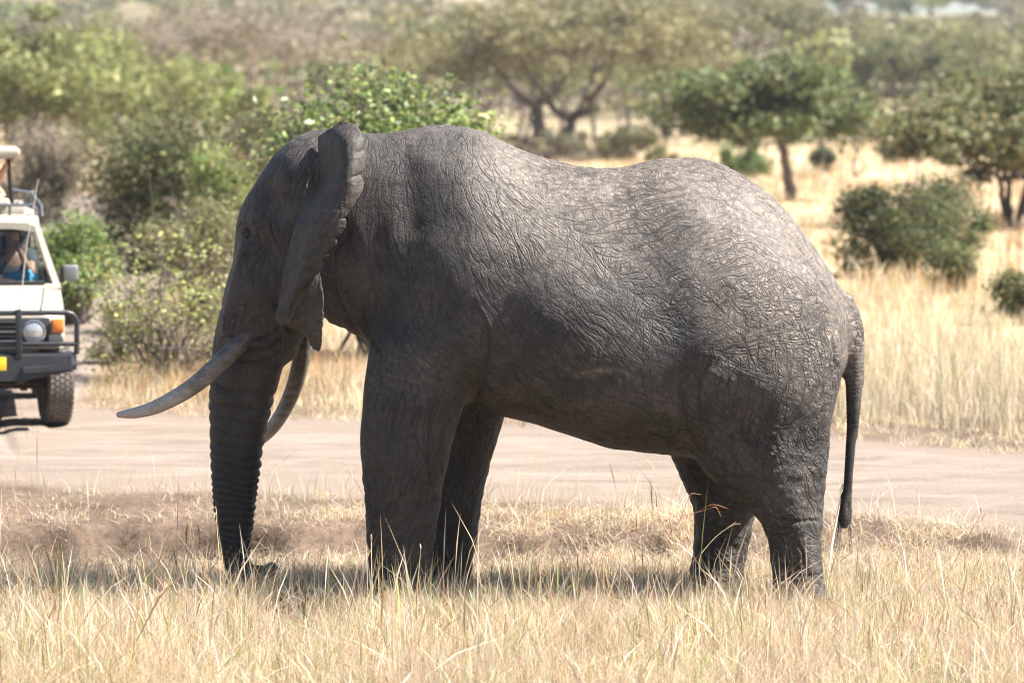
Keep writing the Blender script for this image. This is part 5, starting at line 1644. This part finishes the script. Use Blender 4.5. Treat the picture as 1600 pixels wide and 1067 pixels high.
shrub_at('large dark olive thicket left of the elephant\'s forehead', 238, 62, 172, 300, 41, OLIVE + DARKG + DARKG, nleaf=22000, leaf=.075, lobes=34, nst=18, r0=.035, low=.02)
shrub_at('sunlit lime green bush at the edge of the dark thicket beside the forehead', 352, 55, 205, 130, 48, LIME + YGREEN, nleaf=9000, leaf=.065, lobes=16, nst=12, low=.02)
shrub_at('fresh bright green bush beside the wing mirror of the vehicle', 122, 47, 328, 165, 42, LIME + LIME + GREEN, nleaf=9000, leaf=.065, lobes=20, nst=14, low=.02)
shrub_at('twiggy half-bare shrub with small pale green leaves in front of the elephant\'s face', 262, 37.5, 345, 300, 43, [(.36, .36, .13), (.42, .42, .17), (.30, .34, .11)], nleaf=2600, leaf=.055, lobes=26, nst=14, r0=.017, stem_out=.5, low=.0, barkm=M_BARK)
shrub_at('tangle of thin bare branches between the twiggy shrub and the trunk', 372, 38.6, 372, 130, 44, YGREEN + KHAKI, nleaf=1300, leaf=.05, lobes=14, nst=16, r0=.018, stem_out=.6, low=.0, barkm=M_BARKP)
shrub_at('broad-leaved green bush rising behind the elephant\'s head and shoulder', 598, 41, 118, 350, 45, LIME + YGREEN + GREEN + DARKG, leafm=M_LEAFG, nleaf=26000, leaf=.088, lobes=80, nst=8, r0=.03, low=.30)
shrub_at('dark rounded bush right of the elephant\'s rump', 1405, 60, 288, 235, 46, DARKG + DARKG + OLIVE, nleaf=19000, leaf=.07, lobes=30, nst=14, r0=.03, low=.03)
shrub_at('greyish leafy bush against the right side of the dark rounded bush', 1478, 63, 276, 170, 47, OLIVE + DARKG, nleaf=10000, leaf=.07, lobes=20, nst=12, low=.03)
shrub_at('low green bush at the foot of the dark rounded bush', 1482, 55, 385, 100, 49, GREEN + OLIVE, nleaf=6000, leaf=.06, lobes=14, nst=10, low=.02)
shrub_at('brownish bush cut by the right edge of the frame', 1600, 47, 418, 110, 50, DARKG + OLIVE + KHAKI, nleaf=6500, leaf=.055, lobes=16, nst=18, low=.0)
shrub_at('small tuft of grey scrub left of the bush at the right edge', 1548, 49, 480, 40, 51, KHAKI + OLIVE, nleaf=1500, leaf=.05, lobes=8, nst=18, low=.0)
shrub_at('green bush under the leaning tree behind the rump', 1168, 128, 216, 105, 52, GREEN + LIME, nleaf=7000, leaf=.11, lobes=16, nst=8, low=.02)
shrub_at('dark low scrub on the plain right of the leaning tree', 1288, 150, 224, 46, 53, DARKG, nleaf=2200, leaf=.14, lobes=8, nst=6, low=.02)
shrub_at('long dark scrub in shade below the umbrella acacia', 1408, 170, 222, 80, 54, DARKG, nleaf=3500, leaf=.16, lobes=12, nst=6, low=.02)
shrub_at('tiny dark scrub on the orange ground left of the green tree', 1050, 160, 222, 18, 55, DARKG, nleaf=700, leaf=.12, lobes=5, nst=6, low=.02)
shrub_at('brown bare thicket behind the raised hatch of the vehicle', 70, 85, 188, 190, 56, GREYB, nleaf=7000, leaf=.08, lobes=24, nst=30, r0=.04, low=.0, barkm=M_BARKD)
shrub_at('grey-brown thicket under the central acacia', 860, 175, 205, 300, 57, GREYB + OLIVE, nleaf=14000, leaf=.16, lobes=40, nst=12, r0=.05, low=.02)
shrub_at('olive scrub right of the central trunk above the saddle of the back', 985, 165, 198, 130, 58, OLIVE + KHAKI, nleaf=7000, leaf=.15, lobes=18, nst=8, low=.02)
shrub_at('grey thicket on the slope behind the lime bush', 470, 150, 158, 170, 59, GREYB + KHAKI, nleaf=9000, leaf=.15, lobes=24, nst=12, r0=.05, low=.02)

shrub_at('dense grey-green thicket above the elephant\'s forehead behind the lime bush', 425, 74, 150, 190, 60, OLIVE + DARKG + GREYB, nleaf=12000, leaf=.085, lobes=26, nst=12, r0=.035, low=.02)
shrub_at('olive scrub behind the twiggy shrub in front of the face', 325, 45, 300, 210, 61, OLIVE + YGREEN + KHAKI, nleaf=7500, leaf=.055, lobes=26, nst=16, r0=.02, low=.0, stem_out=.3)
shrub_at('low twiggy scrub between the bright green bush and the track', 185, 40, 470, 130, 62, OLIVE + KHAKI, nleaf=1800, leaf=.045, lobes=16, nst=18, r0=.014, low=.0, stem_out=.5)

# far wooded hillside: one mass
rs = np.random.RandomState(77)
P_, C_, S_, tp = [], [], [], []
cnt = 0
pals = [OLIVE, KHAKI, GREEN, YGREEN, GREYB, OLIVE, DARKG]
while cnt < 860:
    d = 235 + 700 * rs.rand() ** 1.25
    hwid = d * .23 + 6
    x = rs.uniform(-hwid, hwid); y = d - 22
    if d < 300 and rs.rand() < .25: continue
    cnt += 1
    z0 = gz1(x, y)
    H = rs.uniform(3.0, 7.5); R = rs.uniform(3.0, 7.0) * (1 if rs.rand() < .75 else .5)
    pc_ = pals[rs.randint(0, len(pals))]
    nl_ = int(230 * (300 / d) ** .5)
    npad = 12
    c = np.array([x, y, z0 + H]) + rs.normal(size=(npad, 3)) * np.array([R * .45, R * .45, H * .08])
    k = rs.randint(0, npad, nl_)
    dd_ = rs.normal(size=(nl_, 3)); dd_ /= np.linalg.norm(dd_, axis=1)[:, None]
    P_.append(c[k] + dd_ * (rs.rand(nl_) ** .4)[:, None] * np.array([R * .42, R * .42, H * (.13 if rs.rand() < .6 else .28)]))
    tone = np.exp(rs.normal(size=npad) * .14)
    C_.append(pal(rs, nl_, pc_, .13) * tone[k][:, None]); S_.append(np.full(nl_, .66) * np.exp(rs.normal(size=nl_) * .3) * (d / 330) ** .5)
    if d < 620:
        tp.append((np.array([[x, y, z0 - .2], [x + rs.normal() * .3, y, z0 + H * .5], [x + rs.normal() * .8, y, z0 + H]]), np.array([.22, .17, .08])))
        for q in range(3):
            tp.append((np.array([[x, y, z0 + H * .4], [x + rs.normal() * R * .3, y, z0 + H * .7], [x + rs.normal() * R * .6, y, z0 + H]]), np.array([.12, .09, .04])))
wood_me = leaves_mesh('wood_crowns', np.concatenate(P_), np.concatenate(S_), np.concatenate(C_), rs, .3, .8)
wood = link('hillside_wood', wood_me, M_LEAF)
tag(wood, 'hazy far wood of mixed acacias covering the hillside', 'wood', kind='stuff')
wt_ = link('trunks', tubes_mesh('wood_trunks', tp, 5), M_BARK, wood); wt_['kind'] = 'stuff'
# ------------------------------------------------------------------ grass
STRAW = [(.76, .61, .44), (.82, .69, .53), (.66, .49, .32), (.78, .61, .42), (.85, .75, .60), (.60, .42, .26), (.46, .30, .16)]
GOLD = [(.70, .60, .42), (.64, .53, .35), (.75, .66, .49), (.57, .45, .28), (.72, .63, .46)]
RUST = [(.50, .31, .15), (.56, .38, .20), (.42, .24, .11), (.60, .46, .26)]
GGREEN = [(.24, .28, .08), (.30, .34, .11), (.36, .36, .15)]


def blades(name, xy, h, w, lean, cols, rs, seg=3, head=None):
    """xy (n,2), h, w, lean (n,) -> one mesh of bent blades; head (n,) bool gives a seed head"""
    n = len(xy)
    z0 = ground_z(xy[:, 0], xy[:, 1]) - .015
    th = rs.rand(n) * 2 * np.pi
    d = np.stack([np.cos(th), np.sin(th), np.zeros(n)], 1)
    ph = rs.rand(n) * 2 * np.pi
    side = np.stack([np.cos(ph), np.sin(ph) * .5, np.zeros(n)], 1)
    base = np.stack([xy[:, 0], xy[:, 1], z0], 1)
    rows = []
    for k in range(seg + 1):
        t = k / seg
        c = base + d * (lean * h * t ** 1.8)[:, None] + np.array([0, 0, 1.0]) * (h * (t - .35 * np.minimum(lean, 1.4) * t * t))[:, None]
        ww = w * (1 - t) ** .7
        if head is not None:
            ww = np.where(head, w * (.55 if k == 0 else .5 if k < seg - 1 else 2.0 if k == seg - 1 else 0), ww)
        if k < seg:
            rows += [c - side * (ww * .5)[:, None], c + side * (ww * .5)[:, None]]
        else:
            rows.append(c)
    V = np.stack(rows, 1)
    m_ = V.shape[1]
    i = np.arange(n)[:, None] * m_
    f = []
    for k in range(seg - 1):
        a = 2 * k
        f += [[a, a + 1, a + 3], [a, a + 3, a + 2]]
    f.append([2 * seg - 2, 2 * seg - 1, 2 * seg])
    F_ = np.concatenate([i + np.array([q]) for q in f], 1).reshape(-1, 3)
    return np_mesh(name, V.reshape(-1, 3), F_, colors={'Col': np.repeat(cols, m_, axis=0)})


M_GRASS = leafy('dry_grass', transl=0.38, rough=0.6, spec=0.25)


def field(name, label, n, d0, d1, seed, hfun, wid, leanr, cols, green=0.0, xm=0.6, seg=3, headp=0.0, keep=None, bias=1.0, clump=0.0):
    rs = np.random.RandomState(seed)
    d = d0 + (d1 - d0) * rs.rand(n) ** bias
    x = (rs.rand(n) * 2 - 1) * (d * (.1536 if d0 < 30 else .20) + xm)
    y = d - 22
    if clump > 0:
        # gather blades into tufts
        nt_ = max(1, n // 14)
        ti = rs.randint(0, nt_, n)
        x = x[ti] + rs.normal(size=n) * clump; y = y[ti] + rs.normal(size=n) * clump
    if keep is not None:
        k = keep(x, y, rs); x, y = x[k], y[k]
    h = hfun(x, y, rs) * np.exp(rs.normal(size=len(x)) * .28)
    lean = np.abs(rs.normal(size=len(x))) * leanr + .05
    c = pal(rs, len(x), cols, .20)
    pt = fbm(x * .9, y * .9, x * 0, 2, seed)
    tint = np.clip(.5 + pt, 0, 1)[:, None]
    c = c * (0.86 + .26 * tint)
    g = rs.rand(len(x)) < green * np.clip(1 + 2.5 * pt, 0, 4)
    c[g] = pal(rs, int(g.sum()), GGREEN, .15)
    hd = rs.rand(len(x)) < headp
    h = np.where(hd, h * 1.35, h)
    o = link(name, blades(name, np.stack([x, y], 1), h, wid * np.exp(rs.normal(size=len(x)) * .3), lean, c, rs, seg, hd if headp > 0 else None), M_GRASS)
    tag(o, label, 'grass', kind='stuff')
    return o


FEET = [(P(622, 950, -.42)[0], -.42, .21), (P(688, 925, .42)[0], .42, .21), (P(1250, 950, -.38)[0], -.38, .2), (P(1118, 925, .36)[0], .36, .2)]


def no_feet(x, y):
    k = np.ones(len(x), bool)
    for fx, fy, r in FEET:
        k &= (x - fx) ** 2 + (y - fy) ** 2 > r * r
    return k


def fg_keep(x, y, rs):
    ne, fa = road_edges(x)
    k = no_feet(x, y)
    # bare soil on the eroded bank
    bare = np.zeros(len(x))
    for (cx, cy, dep_q, r) in PITS:
        bare = np.maximum(bare, np.exp(-(((x - cx) / (r * 1.0)) ** 2 + ((y - cy) / .32) ** 2)))
    k &= rs.rand(len(x)) > bare * .95
    k &= rs.rand(len(x)) < np.clip(.9 + 1.5 * fbm(x * 1.3, y * 1.3, x * 0, 2, 101), .08, 1)
    k &= ~((x < -1.55) & (y > 1.3) & (rs.rand(len(x)) < .72 * sstep(1.3, 1.9, y)))
    return k & (y < ne - .1 - .4 * rs.rand(len(x)) ** 2)


def h_fg(x, y, rs):
    return np.clip(.235 + .085 * fbm(x * .8, y * .8, x * 0, 2, 102), .10, .42) * np.interp(y, [-4, -1.6, -.6, .8, 2.0], [1.15, 1.0, .8, .7, .45]) * np.interp(x, [-1.6, -.9, 4], [1.25, 1.0, 1.0])


field('grass', 'tall sunlit straw-coloured grass in the foreground around the feet', 104000, 17.6, 23.3, 201, h_fg, .0038, .75, STRAW, .14, .4, 3, .035, fg_keep, 1.0, .05)
field('grass', 'fallen tangled straw between the tall grass stems', 40000, 17.6, 25.2, 202, lambda x, y, rs: np.full(len(x), .15), .0040, 2.2, STRAW, .04, .4, 3, 0, fg_keep)
field('grass', 'short flattened dry grass between the bank and the track', 36000, 23.2, 28.0, 203, lambda x, y, rs: np.clip(.085 + .04 * fbm(x * 1.1, y * 1.1, x * 0, 2, 103), .03, .2), .0052, 1.3, STRAW, .07, .4, 3, 0, fg_keep, 1.0, .06)
field('grass', 'matted straw hanging over the eroded bank', 17000, 23.4, 25.4, 211, lambda x, y, rs: np.full(len(x), .12), .0046, 1.5, STRAW, .05, .4, 3, 0, lambda x, y, rs: fg_keep(x, y, rs) & ((x > -1.3) | (rs.rand(len(x)) < .4)), 1.0, .05)
field('grass', 'scattered tall seed stems standing over the foreground grass', 2400, 18.2, 21.3, 210, lambda x, y, rs: np.full(len(x), .37), .0036, .35, STRAW, .12, .4, 3, .45, fg_keep)
field('grass', 'sparse taller stems standing along the near edge of the track', 2600, 24.6, 27.6, 204, lambda x, y, rs: np.full(len(x), .26), .004, .35, STRAW, .10, .4, 3, .2, fg_keep)


def verge_keep(x, y, rs):
    ne, fa = road_edges(x)
    return (y > fa + .15 * rs.rand(len(x))) & (y < fa + 2.6) & (x > -4.35)


def gold_keep(x, y, rs):
    ne, fa = road_edges(x)
    return ((y > fa + np.where(x > 1.5, 1.7, .9) + .5 * rs.rand(len(x))) & (x > -4.6 - np.maximum(y - 20, 0) * .3)) | ((x < -8) & (y < ne - .6))


field('grass', 'pale short grass along the far edge of the track', 30000, 28.5, 38, 205, lambda x, y, rs: np.clip(.11 + .05 * fbm(x, y, x * 0, 2, 104), .04, .25), .0075, 1.0, [(.66, .55, .37), (.72, .62, .44), (.60, .48, .30)], .02, .5, 2, 0, verge_keep, 1.0, .07)
field('grass', 'tall golden grass beyond the track', 54000, 31, 52, 206, lambda x, y, rs: np.clip(.37 + .18 * fbm(x * .5, y * .5, x * 0, 2, 105), .10, .7) * np.interp(x, [-3, 2.5], [.62, 1.0]), .010, .35, GOLD, .05, .8, 2, 0, gold_keep, 1.2, .09)
field('grass', 'rust-brown dry grass under the twiggy shrub', 9000, 34, 39.5, 207, lambda x, y, rs: np.full(len(x), .30), .009, .5, RUST, 0, .5, 2, 0, lambda x, y, rs: (x > -4.5) & (x < -1.8) & gold_keep(x, y, rs), 1.0, .08)
field('grass', 'golden grass of the open plain', 32000, 50, 120, 208, lambda x, y, rs: np.full(len(x), .42), .030, .35, GOLD + RUST, .04, 2, 2, 0, gold_keep, 1.3, .25)
field('grass', 'pale grass of the far plain', 16000, 115, 260, 209, lambda x, y, rs: np.full(len(x), .5), .07, .35, GOLD + RUST, .03, 4, 2, 0, gold_keep, 1.2, .6)


# single reddish weeds and stalks that stand out of the grass
M_WEED = simple('weed_red', (.30, .13, .06), .8, noise=.2, nscale=30)
M_STALK = simple('stalk_straw', (.62, .49, .28), .8, noise=.2, nscale=30)


def weed(label, pts, Y, mat, heads, r=.0032, name='weed'):
    """pts: stem in pixels; heads: list of (t, [pixel offsets]) side sprays"""
    root = empty(name, tuple(P(pts[0][0], pts[0][1], Y)))
    tag(root, label, 'weed')
    ctl = np.array([P(a, b_, Y + .02 * i) for i, (a, b_) in enumerate(pts)])
    tq = np.linspace(0, len(ctl) - 1, 22)
    cc = np.stack([interp_s(tq, np.arange(len(ctl)), ctl[:, i]) for i in range(3)], 1)
    base = cc[0].copy(); base[2] = gz1(base[0], base[1]) - .02
    cc = np.concatenate([[base], cc])
    child(link('stem', tubes_mesh('stem', [(cc, np.linspace(r, r * .4, len(cc)))], 6), mat), root)
    rs = np.random.RandomState(int(abs(pts[0][0])))
    for t, offs in heads:
        p = cc[int(t * (len(cc) - 1))]
        q = np.array([p + np.array([ox / 237, rs.normal() * .02, -oy / 237]) for ox, oy in offs])
        pts_ = np.concatenate([[p], q])
        tq = np.linspace(0, len(pts_) - 1, 14)
        c2 = np.stack([interp_s(tq, np.arange(len(pts_)), pts_[:, i]) for i in range(3)], 1)
        rr = np.linspace(r * .55, r * .3, 14); rr[8:13] *= 2.6
        child(link('seed_head', tubes_mesh('seed_head', [(c2, rr)], 6), mat), root)
    return root


weed('reddish seed stalk with drooping heads crossing the far hind leg', [(985, 1062), (1010, 960), (1030, 880), (1048, 832), (1072, 800)], -.9, M_WEED,
     [(.95, [(8, -22), (18, -40), (32, -38)]), (.9, [(25, -12), (55, -28), (78, -22)]), (.75, [(-18, -40), (-20, -70)]), (.6, [(14, -30), (10, -55)]), (.5, [(-20, -30), (-32, -60), (-34, -85)]), (.98, [(30, -8), (48, -14), (58, 2)])])
weed('thin brown stalk leaning right beyond the tail', [(1470, 920), (1495, 870), (1520, 825), (1532, 805)], .6, M_WEED, [(.9, [(6, -12), (4, -22)]), (.7, [(10, -10), (22, -26)])], .0028)
weed('short dark brown stem in the lower right foreground', [(1447, 1040), (1446, 1010), (1444, 985)], -1.4, M_WEED, [(.9, [(2, -8), (0, -16)])], .004)
weed('pale grass stalk bending across the far hind foot', [(1100, 960), (1092, 880), (1112, 845), (1150, 815)], -.75, M_STALK, [(.95, [(8, -4), (18, -6)])], .0035)
weed('upright straw stem in front of the near front foot', [(583, 985), (581, 910), (580, 850)], -1.1, M_STALK, [(.97, [(0, -10), (0, -22)])], .006)
weed('straw stalk with a fat head beside the near front leg', [(648, 990), (652, 920), (657, 862)], -1.0, M_STALK, [(.97, [(1, -10), (0, -18)])], .0045)
weed('upright pale stem rising in front of the trunk', [(345, 930), (341, 850), (337, 800)], -.6, M_STALK, [(.97, [(0, -6), (-1, -14)])], .0045)
weed('bent straw stem crossing the bottom of the trunk', [(425, 950), (395, 880), (372, 858)], -.5, M_STALK, [], .0035)

# clods on the track and the bank
rs = np.random.RandomState(5)


def clod(label, px, d, r, seed, col=None):
    x, y, z = at_d(px, d)
    bm = bmesh.new(); bmesh.ops.create_icosphere(bm, subdivisions=3, radius=1)
    co = np.array([v.co for v in bm.verts]); n_ = fbm(co[:, 0] * 1.4, co[:, 1] * 1.4, co[:, 2] * 1.4, 3, seed)
    for v, q in zip(bm.verts, n_):
        v.co = Vector((v.co.x * r * 1.25, v.co.y * r, v.co.z * r * .75)) * (1 + .35 * q)
    bmesh.ops.translate(bm, vec=(x, y, z + r * .45), verts=bm.verts)
    o = done('clod', bm, col or M_CLOD)
    tag(o, label, 'clod')


M_CLOD = simple('clod_soil', (.10, .075, .06), .95, noise=.3, nscale=25, bump=.5)
clod('small dark clod on the track right of the tail', 1405, 28.2, .024, 301)
clod('crumbling lump of soil on the bank beside the hidden trunk tip', 500, 24.2, .07, 302, M_SOIL)
clod('lump of soil on the bank behind the front feet', 860, 24.3, .06, 303, M_SOIL)
clod('lump of soil at the left end of the bank', 90, 24.0, .08, 304, M_SOIL)
# ------------------------------------------------------------------ haze: one closed box of thin air round everything
bm = bmesh.new()
bm_box(bm, (0, 750, 29.0), (1480, 1660, 64.0))
m, nt, out = new_mat('haze_air')
pv = N(nt, 'ShaderNodeVolumePrincipled')
pv.inputs['Color'].default_value = (0.90, 0.93, 1.0, 1)
pv.inputs['Density'].default_value = 0.0002
pv.inputs['Anisotropy'].default_value = 0.2
nt.links.new(pv.outputs[0], out.inputs['Volume'])
haze = done('haze', bm, m, None, False)
tag(haze, 'thin warm haze over the plain', 'haze', kind='stuff')
